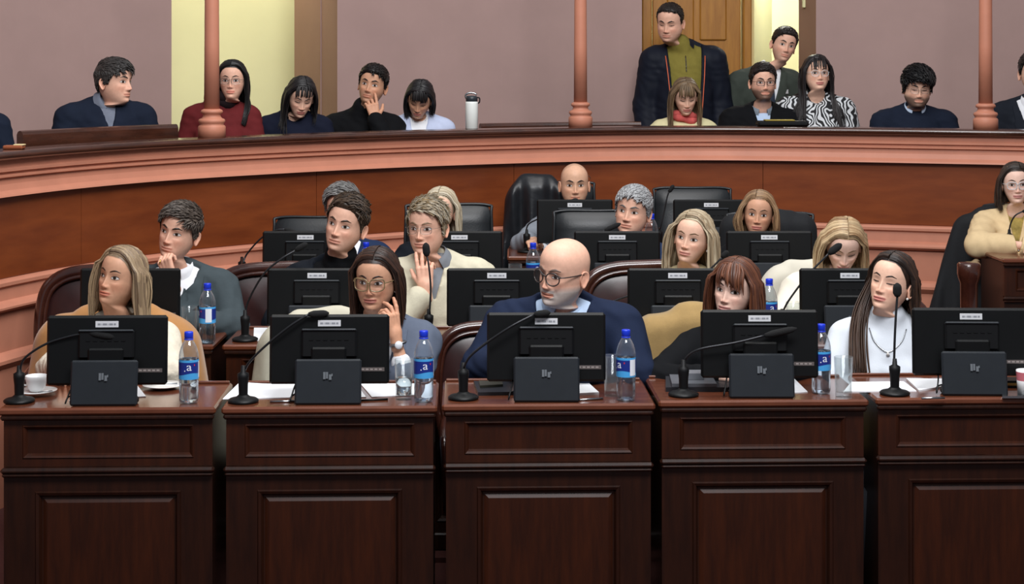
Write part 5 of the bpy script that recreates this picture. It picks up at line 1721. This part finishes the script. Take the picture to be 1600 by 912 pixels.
ORANGE = mat('orange_zip', (206, 96, 60), .5, var=.03); SUITG = cloth('green_grey_suit', (60, 66, 60)); TIE = cloth('dark_tie', (48, 56, 70), .6); DRED = cloth('dark_red_sweater', (98, 34, 36)); PALEB = cloth('pale_blue_cardigan', (186, 196, 222), .8, .03)
DSCARF = cloth('black_scarf', (34, 24, 26)); BEIGEK = cloth('cream_sweater', (214, 188, 146), .85, .05); GREYK = cloth('grey_pullover', (124, 130, 138)); BLUEJ = cloth('blue_jacket', (32, 46, 74)); DSUIT = cloth('dark_suit', (30, 34, 42))
YELLOWC = cloth('cream_cardigan', (212, 204, 160)); WHITEB = mat('white_badge', (226, 230, 232), .4, var=.02); IVORY = cloth('ivory_blazer', (226, 220, 204), .85, .04)
# a swirling black and white print
SW = mat('swirl_print', (20, 20, 22), .8)
_nt = SW.node_tree; _wv = _nt.nodes.new('ShaderNodeTexWave'); _wv.inputs['Scale'].default_value = 11; _wv.inputs['Distortion'].default_value = 16; _wv.inputs['Detail'].default_value = 1; _wv.inputs['Detail Scale'].default_value = 1.2
_rp = _nt.nodes.new('ShaderNodeValToRGB'); _rp.color_ramp.interpolation = 'CONSTANT'; _rp.color_ramp.elements[0].color = (.012, .012, .014, 1); _rp.color_ramp.elements[1].position = .52; _rp.color_ramp.elements[1].color = (.62, .64, .66, 1)
_tc = _nt.nodes.new('ShaderNodeTexCoord'); _nt.links.new(_tc.outputs['Object'], _wv.inputs['Vector']); _nt.links.new(_wv.outputs['Fac'], _rp.inputs['Fac']); _nt.links.new(_rp.outputs['Color'], _nt.nodes['Principled BSDF'].inputs['Base Color'])
G_TORT = mat('tortoise_frame', (122, 102, 72), .2, var=.45, vscale=60, coat=.4); G_DARK = mat('dark_frame', (48, 40, 38), .25, var=.05, coat=.3); G_THIN = mat('thin_metal_frame', (150, 140, 130), .25, metal=.7); G_BLACK = mat('black_frame', (26, 26, 30), .25, var=.05)
G_CLEAR = mat('clear_frame', (190, 196, 200), .15, var=.05, coat=.4)
ring_m = mat('gold_ring', (212, 176, 96), .25, metal=1.0)

def jacket(m, v=(.24, .10, .60), lapel=.055, off=.020, **k):
    return dict(name='jacket', m=m, off=off, v=v, lapel=lapel, **k)
def shirt(m, collar=True, **k):
    d = dict(name='shirt', m=m, off=.006, sleeves=False, wr=.001, **k)
    if collar: d['collar'] = (m, .040, 26)
    return d
def knit(m, **k):
    d = dict(name='sweater', m=m, off=.014); d.update(k); return d
gr1, gr2, gr3, gr4, gg = 'people in the front row', 'people in the second row', 'people in the third row', 'people in the rear row', 'visitors in the gallery'

# ---- front row
P_W1 = person('woman with long dark blonde hair before a camel coat, gazing up to the left', (168, 432), 6.34, -24, 9, 9, .97, True, 'tan', 0, -6, (0, .02),
    hair=dict(style='long', col=(118, 94, 72), col2=(178, 150, 112), z=(-.20, -.24), vol=.022, part=-.032, n=120, mix=.6, tipmix=.4, line=dict(front=.079), wave=.008, flip=.01, seed=3, side_front=-.042),
    brows=(66, 46, 34), gaze=(-.35, .35), tops=[dict(name='blouse', m=LACE, off=.014, scoop=.075, sdeep=1.0)], deskz=.83, group=gr1)
P_W2 = person('woman in large tortoiseshell glasses resting her cheek on two fingers', (578, 443), 6.30, -12, -3, 1, .99, True, 'tan', 0, -4, (.0, .02),
    hair=dict(style='long', col=(38, 26, 22), col2=(86, 52, 34), z=(-.30, -.19), vol=.006, part=.012, n=120, mix=.35, tipmix=.3, line=dict(front=.075), wave=.004, seed=4, tuck=(.6, .7)),
    brows=(40, 28, 24), gaze=(-.5, .1), eyes=1.05, lips=(160, 92, 84), glasses=dict(m=G_TORT, shape='cat', r=(.028, .0235), th=.0027, z=-.004),
    head=Head(True, jaw=1.08, fat=1.04, nose=1.05, mouth=-1),
    tops=[dict(name='shirt', m=WHITES, off=.004, collar=(WHITES, .03, 40), wr=.001), jacket(BLUEGREY, v=(.2, .09, .60), cuffx=.16)],
    arms={'L': dict(el=(.150, -.04, -.43), wr=(.098, -.035, -.190), cuff=.36, dir=(-.16, .10, 1), palm=(-.8, .55, .1), curl=(.12, .38, .7, .85), spread=.16, thumb=(.75, .5, -.45), tc=.5)}, deskz=.83, group=gr1)
P_M3 = person('bald man with grey beard and round glasses in a navy jacket, looking to the left', (856, 431), 6.28, -42, -4, 7, 1.06, False, 'pink', 0, -12, (.02, -.06), shoulder=(-.015, 0, .055),
    head=Head(False, jaw=1.02, fat=1.0, nose=1.1, brow=1.2, wide=1.04), brows=(120, 100, 90), beard=((186, 180, 175), .85), glasses=dict(m=G_DARK, shape='round', r=(.0255, .0225), th=.0024, z=-.004), gaze=(-.4, .1),
    tops=[shirt(BLUES), jacket(NAVYJ, bulk=1.08)], deskz=.83, sw=1.12, fat=1.08, group=gr1)
P_W4 = person('woman with red-brown hair and a fringe in a black top, lips pressed', (1135, 455), 6.30, -30, 2, 8, .98, True, 'fair', 0, -8, (-.04, .02),
    hair=dict(style='long', col=(84, 46, 30), col2=(130, 74, 42), z=(-.24, -.22), vol=.012, part=.0, n=120, mix=.5, line=dict(front=.08), wave=.006, seed=5, fringe=(.034, .022, 26), gap=.045, gapx=-.016, ragged=.010, fringe_arc=.45, side_front=-.06),
    brows=(60, 40, 32), gaze=(.45, .1), lips=(176, 116, 112), tops=[dict(name='top', m=BLACKK, off=.016)], deskz=.83, group=gr1,
    arms={'R': dict(el=(-.27, -.02, -.33), wr=(-.06, -.18, -.29), dir=(.8, -.5, 0), palm=(0, 0, -1), curl=(.4,) * 4)})
P_W5 = person('woman in a white turtleneck with very long dark hair, chin raised, eyes lowered', (1379, 440), 6.36, -36, 10, 9, .98, True, 'light', 0, -12, (.0, .02), shoulder=(0, 0, .025),
    hair=dict(style='long', col=(34, 24, 22), col2=(92, 60, 36), z=(-.40, -.50), vol=.006, part=-.0, n=130, mix=.25, tipmix=.45, line=dict(front=.082), wave=.006, seed=6, tuck=(.9, .9), forward=(.3, -.2), side_front=-.02,
        drape=[([(-.04, .0, .10), (-.078, .02, .04), (-.088, .01, -.05), (-.105, -.02, -.13), (-.10, -.08, -.21), (-.075, -.14, -.30), (-.055, -.17, -.40)], 44, .018)]),
    brows=(58, 42, 34), eyes=.34, gaze=(-.3, -.8), lips=(190, 110, 104), tops=[knit(WHITEK, name='turtleneck', neck=.22, off=.008, wr=.0015)],
    arms={'R': dict(el=(-.19, .06, -.39), wr=(-.06, -.10, -.56), dir=(.5, -.8, -.1), palm=(0, 0, -1), curl=(.4,) * 4), 'L': dict(el=(.29, .06, -.40), wr=(.14, -.10, -.56), dir=(-.5, -.8, -.1), palm=(0, 0, -1), curl=(.4,) * 4)}, group=gr1)

# ---- second row
P_M1 = person('man in a grey suit with his fist against his chin', (265, 364), 7.22, -16, 1, 13, 1.0, False, 'pink', 1, -4, (-.02, -.02),
    hair=dict(style='short', col=(62, 50, 42), col2=(120, 108, 98), top=.013, sides=.009, n=520, mix=.4, comb=(-.5, -.6, .1), len=.045, mess=1.1, lump=.5, line=dict(front=.072)), brows=(58, 44, 36), gaze=(-.4, .3),
    head=Head(False, jaw=1.03, nose=1.08), stubble=.12, tops=[shirt(WHITES), jacket(GREYJ, v=(.26, .10, .60))],
    arms={'R': dict(el=(.06, -.10, -.42), wr=(.020, -.060, -.190), dir=(-.35, .10, .90), palm=(.35, .85, .3), curl=(.85, .95, 1.0, 1.0), spread=.02, thumb=(.7, .4, -.6), tc=.7)}, deskz=DZ[2], floor=TIER[2], group=gr2)
P_M2 = person('man in a black turtleneck and dark jacket with swept dark hair', (528, 352), 7.26, -17, 3, 13, 1.03, False, 'pink', 1, -6, (-.03, -.02), shoulder=(-.02, 0, .0),
    hair=dict(style='short', col=(52, 40, 32), col2=(104, 82, 62), top=.010, sides=.004, quiff=.010, n=520, mix=.45, comb=(.6, -.2, .5), len=.05, lump=.4, line=dict(front=.072)), brows=(72, 54, 44), gaze=(-.4, .35), stubble=.2,
    head=Head(False, jaw=1.02, nose=1.05), tops=[knit(BLACKK, name='turtleneck', neck=.5, off=.006, sleeves=False), jacket(CHAR, v=(.2, .11, .60), lapel=.05)], deskz=DZ[2], floor=TIER[2], group=gr2)
P_M3b = person('older man in a cream sweater and rimless glasses with fingers over his mouth', (656, 358), 7.24, -18, 0, 0, 1.0, False, 'pink', 1, 4, (.03, -.02), shoulder=(.03, 0, .025),
    hair=dict(style='short', col=(150, 124, 84), col2=(178, 166, 144), top=.009, sides=.011, n=520, mix=.8, comb=(.8, -.3, .1), len=.055, lump=.3, line=dict(front=.074, side=-.03)), brows=(150, 120, 96), gaze=(-.3, .0),
    head=Head(False, jaw=1.04, nose=1.05, fat=1.03), glasses=dict(m=G_THIN, shape='rect', r=(.0235, .0165), th=.0011),
    tops=[shirt(cloth('checked_shirt', (120, 124, 130), .7)), knit(CREAMK, v=(.42, .045, .60), off=.018, bulk=1.1)],
    arms={'R': dict(el=(-.10, -.10, -.42), wr=(.028, -.045, -.245), cuff=.2, dir=(-.06, .14, 1), palm=(.15, 1, -.1), curl=(.12, .2, .75, .85), spread=.12, thumb=(.7, .6, -.35), tc=.3), 'L': dict(el=(.29, .04, -.43), wr=(.16, -.10, -.54), dir=(-.3, -.9, 0), palm=(0, 0, -1), curl=(.4,) * 4)}, deskz=DZ[2], floor=TIER[2], sw=1.05, group=gr2)
P_W4b = person('woman with straight pale blonde hair and small earrings in the second row', (1073, 373), 7.28, -24, 3, 9, .98, True, 'light', 1, -4, (0, .0),
    hair=dict(style='long', col=(156, 130, 96), col2=(218, 200, 164), z=(-.26, -.27), vol=.022, part=-.03, n=120, mix=.65, line=dict(front=.084), wave=.004, seed=8, side_front=-.058), brows=(120, 92, 66), gaze=(-.3, .1), lips=(190, 124, 112),
    tops=[knit(cloth('oatmeal_knit', (206, 190, 150)), name='top')], deskz=DZ[2], floor=TIER[2], group=gr2)
P_W5b = person('young blonde woman in ivory looking down behind her monitor', (1320, 400), 7.30, -6, -30, 4, .98, True, 'fair', 1, -4, (0, -.05), shoulder=(-.02, 0, 0),
    hair=dict(style='long', col=(160, 122, 80), col2=(216, 186, 138), z=(-.22, -.22), vol=.014, part=.006, n=120, mix=.6, line=dict(front=.082), wave=.006, seed=9, side_front=-.058), brows=(130, 100, 70), eyes=.3, lips=(206, 130, 124),
    tops=[knit(IVORY, name='blazer', off=.022)], deskz=DZ[2], floor=TIER[2], group=gr2)

# ---- third row
P_Ma = person('man with grey hair in a blue jacket, face half hidden behind the black turtleneck man', (527, 330), 8.42, -10, 0, 4, .98, False, 'pink', 1, 0, (0, 0),
    hair=dict(style='short', col=(88, 84, 82), col2=(150, 148, 146), top=.020, sides=.014, n=420, mix=.7, comb=(-.6, -.3, .1), len=.05, lump=.3), brows=(90, 84, 80), tops=[shirt(WHITES), jacket(BLUEJ)], deskz=DZ[3], floor=TIER[3], group=gr3)
P_Wb = person('woman with long light blonde hair almost hidden behind the cream-sweatered man', (684, 332), 8.42, -6, 0, 6, .97, True, 'light', 1, 0, (0, 0),
    hair=dict(style='long', col=(180, 160, 124), col2=(228, 214, 184), z=(-.26, -.28), vol=.012, part=-.01, n=110, mix=.7, line=dict(front=.082), seed=10), brows=(130, 104, 80), tops=[knit(CHAR, name='top')], deskz=DZ[3], floor=TIER[3], group=gr3)
P_Mc = person('man with short silver hair in a blue jacket looking to the left', (981, 331), 8.42, -20, 2, 8, 1.03, False, 'pink', 1, -4, (0, 0),
    hair=dict(style='short', col=(142, 142, 144), col2=(182, 184, 186), top=.014, sides=.012, n=460, mix=.8, comb=(-.2, -.8, .1), len=.026, lump=.4, line=dict(front=.066)), brows=(110, 104, 100), gaze=(-.4, 0), head=Head(False, jaw=1.05, fat=1.05, nose=1.08),
    tops=[shirt(WHITES), jacket(BLUEJ)], deskz=DZ[3], floor=TIER[3], sw=1.06, group=gr3)
P_Wd = person('woman with a short brown and blonde bob in the third row', (1184, 336), 8.42, -10, 2, 5, .97, True, 'tan', 1, 0, (0, 0),
    hair=dict(style='long', col=(116, 80, 52), col2=(196, 156, 108), z=(-.13, -.14), vol=.010, part=-.02, n=120, mix=.55, line=dict(front=.08), seed=11, side_front=-.06, flip=-.006, taper=.15), brows=(90, 66, 48), lips=(176, 104, 96),
    tops=[knit(BLACKK, name='top')], deskz=DZ[3], floor=TIER[3], group=gr3)

# ---- rear row
P_Me = person('bald man in grey with his mouth behind the monitor, fist on the desk', (899, 290), 9.44, 1, 0, 0, 1.0, False, 'olive', 1, -2, (0, 0), head=Head(False, jaw=1.04, fat=1.04), brows=(52, 40, 34), stubble=.25,
    hair=dict(style='short', col=(70, 58, 52), scalp=.22, nocap=True, n=1, line=dict(front=.108, temple=.08)),
    tops=[dict(name='pullover', m=GREYK, off=.016)], arms={'R': dict(el=(-.30, -.02, -.33), wr=(-.255, -.16, -.285), dir=(.15, -.85, .0), palm=(.3, 0, -1), curl=(.9, .95, 1, 1), thumb=(.7, .4, -.5), tc=.7)}, deskz=DZ[4], floor=TIER[4], group=gr4)
P_Wf = person('woman in cream sweater and clear glasses at the right edge', (1590, 289), 9.38, -10, 0, -2, .98, True, 'fair', 1, -14, (0, 0),
    hair=dict(style='long', col=(52, 42, 36), col2=(88, 70, 56), z=(-.15, -.15), vol=.008, part=.02, n=110, mix=.4, line=dict(front=.078), seed=12, side_front=-.045), brows=(70, 54, 46), lips=(176, 110, 106), glasses=dict(m=G_CLEAR, shape='rect', r=(.026, .021), th=.0022),
    tops=[dict(name='shirt_under', m=cloth('floral_blouse', (150, 130, 70), .7, .4), off=.004, sleeves=False), knit(BEIGEK, v=(.38, .05, .6), off=.020, bulk=1.15)],
    arms={'R': dict(el=(-.235, -.06, -.325), wr=(-.03, -.20, -.315), dir=(.75, -.6, 0), palm=(0, 0, -1), curl=(.3, .35, .4, .5))}, deskz=DZ[4], floor=TIER[4], group=gr4)

# ---- gallery
for (s0, s1, off) in ((arc_px(-40), arc_px(700), -1.02), (arc_px(1010), arc_px(1640), -1.0)):
    t = thing('gallery_bench', 'dark bench under the seated visitors ' + ('left of the flask' if s0 < 4 else 'near the ochre door'), 'bench')
    swept('seat', [(off, 1.0), (off, 1.045), (off + .42, 1.045), (off + .42, 1.0), (off, 1.0)], M_CAP, s0, s1, 40, parent=t)
    for fr_ in (.06, .5, .94):
        pp, n2 = curve_at(np.array([s0 + (s1 - s0) * fr_])); c = pp[0] + n2[0] * (off + .21)
        MB().box((c[0], c[1], (GZ + 1.0) / 2), (.05, .34, 1.0 - GZ), .006, M=rotz(math.atan2(n2[0][1], n2[0][0]) + math.pi / 2)).build('bench_leg', M_CAP, t)
gk = dict(lod=2, legs=False, floor=GZ, group=gg)
person('visitor in dark navy, only a sleeve showing at the far left edge', (-70, 122), 8.6, 10, 0, 0, 1.0, False, 'light', body_yaw=10, hair=dict(style='short', col=(60, 50, 44), n=150), tops=[knit(NAVYK)], **gk)
person('older man in navy sweater seen in profile, turned to the right', (200, 128), 9.1, 66, 0, 2, 1.02, False, 'pink', body_yaw=24, lean=(0, .02), shoulder=(-.02, 0, .065),
    hair=dict(style='short', col=(50, 46, 44), col2=(84, 80, 78), top=.012, sides=.012, n=420, mix=.4, comb=(.2, -.9, .0), len=.04, lump=.2, line=dict(front=.058, side=-.02)), brows=(66, 56, 50), head=Head(False, nose=1.12),
    tops=[dict(name='shirt', m=cloth('grey_shirt', (110, 116, 130)), off=.006, sleeves=False, collar=(cloth('grey_shirt', (110, 116, 130)), .034, 24)), knit(NAVYK, v=(.44, .05, .6), off=.016, patches=[('chest_badge', WHITEB, .085, .40, .03, .022)])], fat=1.1, sw=1.05, **gk)
P_G2 = person('woman in dark red with thin glasses behind the left iron column', (360, 126), 9.7, 2, 2, 0, .98, True, 'pink', body_yaw=0, shoulder=(-.07, 0, .03),
    hair=dict(style='long', col=(26, 24, 24), col2=(40, 36, 36), z=(-.26, -.26), vol=.0, part=.0, n=80, line=dict(front=.078), seed=13, tuck=(.3, .3)), brows=(46, 38, 34), glasses=dict(m=G_THIN, shape='rect', r=(.025, .018), th=.0016), tops=[knit(DRED, neck=.2), ], **gk)
person('young woman with dark hair in navy looking down, left of the dark-haired man', (473, 161), 9.85, 16, -24, 6, .97, True, 'light', body_yaw=4, shoulder=(-.02, 0, .04),
    hair=dict(style='long', col=(24, 22, 24), col2=(48, 42, 42), z=(-.24, -.16), vol=.006, part=.01, n=80, line=dict(front=.08), seed=14, fringe=(.055, .0, 14), side_front=-.05), brows=(46, 38, 34), eyes=.35, lips=(170, 96, 92), tops=[knit(DKNAVY, scoop=.06)], **gk)
person('dark-haired bearded man in black with his hand over his mouth', (577, 132), 10.2, -8, 4, 11, 1.02, False, 'tan', body_yaw=-2, shoulder=(-.05, 0, 0),
    hair=dict(style='short', col=(30, 25, 24), top=.016, sides=.008, n=320, mix=.1, comb=(.2, -.5, .4), len=.03, line=dict(front=.066)), brows=(36, 28, 26), stubble=.55, tops=[knit(BLACKK, neck=.35, off=.018)],
    arms={'L': dict(el=(.11, -.08, -.36), wr=(.04, -.05, -.205), dir=(-.25, .12, 1), palm=(-.35, 1, 0), curl=(.15, .55, .75, .85), spread=.12)}, **gk)
person('young woman in pale blue with a side fringe looking down, left of the white flask', (653, 165), 10.35, -6, -28, 9, .96, True, 'tan', body_yaw=4, shoulder=(0, 0, .025),
    hair=dict(style='long', col=(24, 22, 24), col2=(44, 40, 42), z=(-.16, -.12), vol=.0, part=.0, n=80, line=dict(front=.082), seed=15, fringe=(.045, .02, 20), tuck=(.7, .7), side_front=-.045), brows=(46, 38, 34), eyes=.3, lips=(176, 104, 98),
    tops=[dict(name='blouse', m=WHITES, off=.006, sleeves=False, collar=(WHITES, .02, 40)), dict(name='cardigan', m=PALEB, off=.016, v=(.2, .06, .6))], **gk)
P_G6 = person('standing man in an open navy parka over an olive sweater, looking down', (1041, 40), 11.3, -22, -14, 3, 1.06, False, 'pink', stand=True, body_yaw=2, sw=1.0, fat=1.08, shoulder=(.09, .02, .0), lod=2, floor=GZ, group=gg, head=Head(False, fat=1.1, jaw=1.08),
    hair=dict(style='short', col=(44, 36, 32), top=.010, sides=.005, n=240, mix=.1, len=.018, line=dict(front=.084, temple=.06)), brows=(50, 38, 34), eyes=.4, stubble=.4,
    tops=[dict(name='sweater', m=OLIVE, off=.012, sleeves=False, neck=.3, hem=-.12, zip=(G_DARK, [0.0], .46, .56)), dict(name='parka', m=PARKA, off=.032, v=(-.9, .115, .62), bulk=1.15, hem=-.14, zip=(ORANGE, [lambda z: -.125 * (z + .9) / 1.52 - .006, lambda z: .125 * (z + .9) / 1.52 + .006], .02, .56), collar=(PARKA, .07, 55))])
person('woman with light brown hair, cream top and pink scarf looking down', (1074, 158), 10.9, 4, -20, -2, .98, True, 'light', body_yaw=0,
    hair=dict(style='long', col=(106, 82, 56), col2=(150, 122, 86), z=(-.24, -.24), vol=.008, part=.0, n=80, mix=.5, line=dict(front=.08), seed=16, fringe=(.04, .0, 18)), brows=(90, 66, 50), eyes=.35, lips=(190, 106, 100), tops=[knit(YELLOWC, name='cardigan')], **gk)
P_G8 = person('man in a grey suit and tie leaning out of the doorway with a round badge', (1230, 71), 11.45, 6, -2, 13, 1.0, False, 'pink', stand=True, body_yaw=8, shoulder=(-.085, .0, .0), lean=(.03, 0), lod=2, floor=GZ, group=gg, head=Head(False, jaw=.96),
    hair=dict(style='short', col=(40, 32, 28), top=.014, sides=.005, n=300, mix=.1, len=.026, comb=(.2, -.4, .5), line=dict(front=.07)), brows=(44, 34, 30), stubble=.45, gaze=(-.2, 0),
    tops=[shirt(WHITES, tie=TIE), jacket(SUITG, v=(.27, .10, .60), patches=[('lapel_badge', WHITEB, .125, .46, .028, .028)])])
person('man with black glasses and a dark goatee in a dark quilted coat', (1196, 129), 10.75, 2, 0, 0, .99, False, 'pink', body_yaw=0, head=Head(False, fat=1.05),
    hair=dict(style='short', col=(40, 31, 29), top=.014, sides=.007, n=320, mix=.15, len=.035, comb=(.4, -.4, .4), line=dict(front=.068)), brows=(44, 34, 30), beard=((44, 34, 30), .8), glasses=dict(m=G_BLACK, shape='rect', r=(.0245, .017), th=.0018),
    tops=[dict(name='shirt', m=BLUES, off=.005, sleeves=False, collar=(cloth('grey_collar', (120, 130, 140)), .03, 24)), dict(name='coat', m=BLACKK, off=.026, v=(.36, .06, .60), bulk=1.15)], **gk)
person('woman with long black hair, fringe and glasses in a black and white swirl print', (1281, 114), 10.8, 4, 5, 0, 1.0, True, 'light', body_yaw=0, head=Head(True, fat=1.08, jaw=1.06), fat=1.1, sw=1.12, shoulder=(0, 0, .02),
    hair=dict(style='long', col=(26, 22, 24), col2=(44, 36, 36), z=(-.34, -.36), vol=.006, part=.0, n=90, line=dict(front=.08), seed=17, fringe=(.035, .0, 14), side_front=-.05, forward=(.8, .8)), brows=(40, 32, 30), lips=(170, 96, 92), glasses=dict(m=G_CLEAR, shape='round', r=(.025, .020), th=.0016),
    tops=[knit(SW, name='blouse', bulk=1.15, scoop=.06)], **gk)
person('young man with thick black hair, glasses and beard in a navy pullover', (1437, 141), 10.6, -4, -8, 3, 1.0, False, 'light', body_yaw=0, head=Head(False, fat=1.1, jaw=1.08), fat=1.12, sw=1.1, shoulder=(0, 0, .035),
    hair=dict(style='short', col=(16, 15, 17), col2=(30, 28, 32), top=.030, sides=.018, n=520, mix=.3, len=.05, comb=(.5, -.8, .0), lift=.01, line=dict(front=.052, side=-.035, temple=.02), lump=.6), brows=(26, 22, 22), beard=((30, 25, 24), .8), glasses=dict(m=G_THIN, shape='rect', r=(.0245, .016), th=.0013), eyes=.5,
    tops=[dict(name='shirt', m=BLUES, off=.005, sleeves=False, collar=(cloth('striped_collar', (170, 186, 206)), .036, 26)), knit(NAVYK, patches=[('chest_logo', mat('pale_logo', (150, 150, 170), .6), .10, .42, .03, .012)])], **gk)
person('man in a dark suit cut by the right edge of the gallery', (1618, 115), 10.5, -10, 0, 0, 1.03, False, 'light', body_yaw=-6, hair=dict(style='short', col=(40, 34, 32), n=200), tops=[shirt(WHITES), jacket(DSUIT)], **gk)

# ---- worn things
def band_around(info, a, b, r, th, m, name):
    """a ring round a limb from a to b"""
    d = b - a; d /= np.linalg.norm(d)
    u = np.cross(d, (0, 1.0, 0.2)); u /= np.linalg.norm(u); v = np.cross(d, u)
    t = np.linspace(0, 2 * np.pi, 25)
    P = a + r * (np.cos(t)[:, None] * u + np.sin(t)[:, None] * v)
    return MB().tube(P, th, 8, cap=False).build(name, m, info['body'], True)
sh, el, wr = P_W2['joints']['L']
d = (wr - el) / np.linalg.norm(wr - el)
w0 = wr + d * -.028
wb = band_around(P_W2, w0, wr, .0315, .006, M_STEEL, 'wristwatch')
c = w0 + np.array([.008, -.033, 0])
dial = MB().lathe([(0, -.004), (.0135, -.004), (.015, 0), (.0135, .004), (0, .0045)], 24)
o = dial.build('watch_dial', mat('watch_face', (212, 216, 222), .15, var=.02), wb, True)
n_ = np.array([.25, -1, .15]); n_ /= np.linalg.norm(n_)
o.matrix_local = Matrix.Translation(Vector(c)) @ Vector((0, 0, 1)).rotation_difference(Vector(n_)).to_matrix().to_4x4()
def earring(info, sd, m, r=.005, drop=.0):
    p = info['tohead'](np.array([[sd * .079, .004, -.046 - drop]]))[0]
    MB().lathe([(0, -r), (r * .7, -r * .7), (r, 0), (r * .7, r * .7), (0, r)], 12, c=p).build('earring', m, info['body'], True)
PEARL = mat('pearl', (226, 222, 216), .2, var=.02, coat=.4)
earring(P_W1, -1, PEARL, .004); earring(P_W2, 1, PEARL, .005); earring(P_W2, -1, PEARL, .004); earring(P_W4b, 1, PEARL, .006); earring(P_W5, 1, PEARL, .005)
def loop_on(info, pts, r, m, name):
    p, _ = info['surf'](info['fields'][-1], np.array([q[0] for q in pts]), np.array([q[1] for q in pts]))
    p = p + info['Rb'] @ np.array([0, -.004, 0])
    return MB().tube(cr(p, 30), r, 8).build(name, m, info['body'], True)
loop_on(P_W5, [(-.07, .575), (-.05, .53), (0, .495), (.05, .53), (.07, .575)], .0022, M_STEEL, 'necklace')
loop_on(P_W5, [(-.004, .49), (.0, .488), (.004, .49)], .007, PEARL, 'pendant')
# scarves
def scarf(info, m, r0=.078, th=.03, tails=True, drop=.0):
    N, Rb, nd = info['N'], info['Rb'], None
    b = MB(); n = 30; t = np.linspace(0, 2 * np.pi, n)
    for k in range(2):
        P = N + (Rb @ np.stack([r0 * np.cos(t + k), .01 + r0 * .95 * np.sin(t + k), .012 + .022 * k + .012 * np.sin(t * 2 + k)])).T + np.array([0, 0, drop])
        b.tube(P, th * (1 + .15 * np.sin(t * 5)), 10, cap=False)
    if tails:
        for sd in (-1, 1):
            pts = []
            for z in np.linspace(.55, .20, 8):
                p, _ = info['surf'](info['fields'][-1], [sd * (.05 + .03 * (.55 - z))], [z]); pts.append(p[0] + Rb @ np.array([0, -.008, 0]))
            P = cr(pts, 14)
            b.tube(P, .022, 8)
    return b.build('scarf', m, info['body'], True)
scarf(PEOPLE[2 + 16], DSCARF, .072, .034, False, .01)
scarf([p for p in PEOPLE if p['body']['label'].startswith('woman with light brown')][0], cloth('pink_scarf', (206, 96, 92), .8, .25), .074, .026)
band_around(P_M1, P_M1['joints']['R'][2] + np.array([-.045, -.018, .075]), P_M1['joints']['R'][2] + np.array([-.065, -.02, .08]), .010, .0022, ring_m, 'ring')
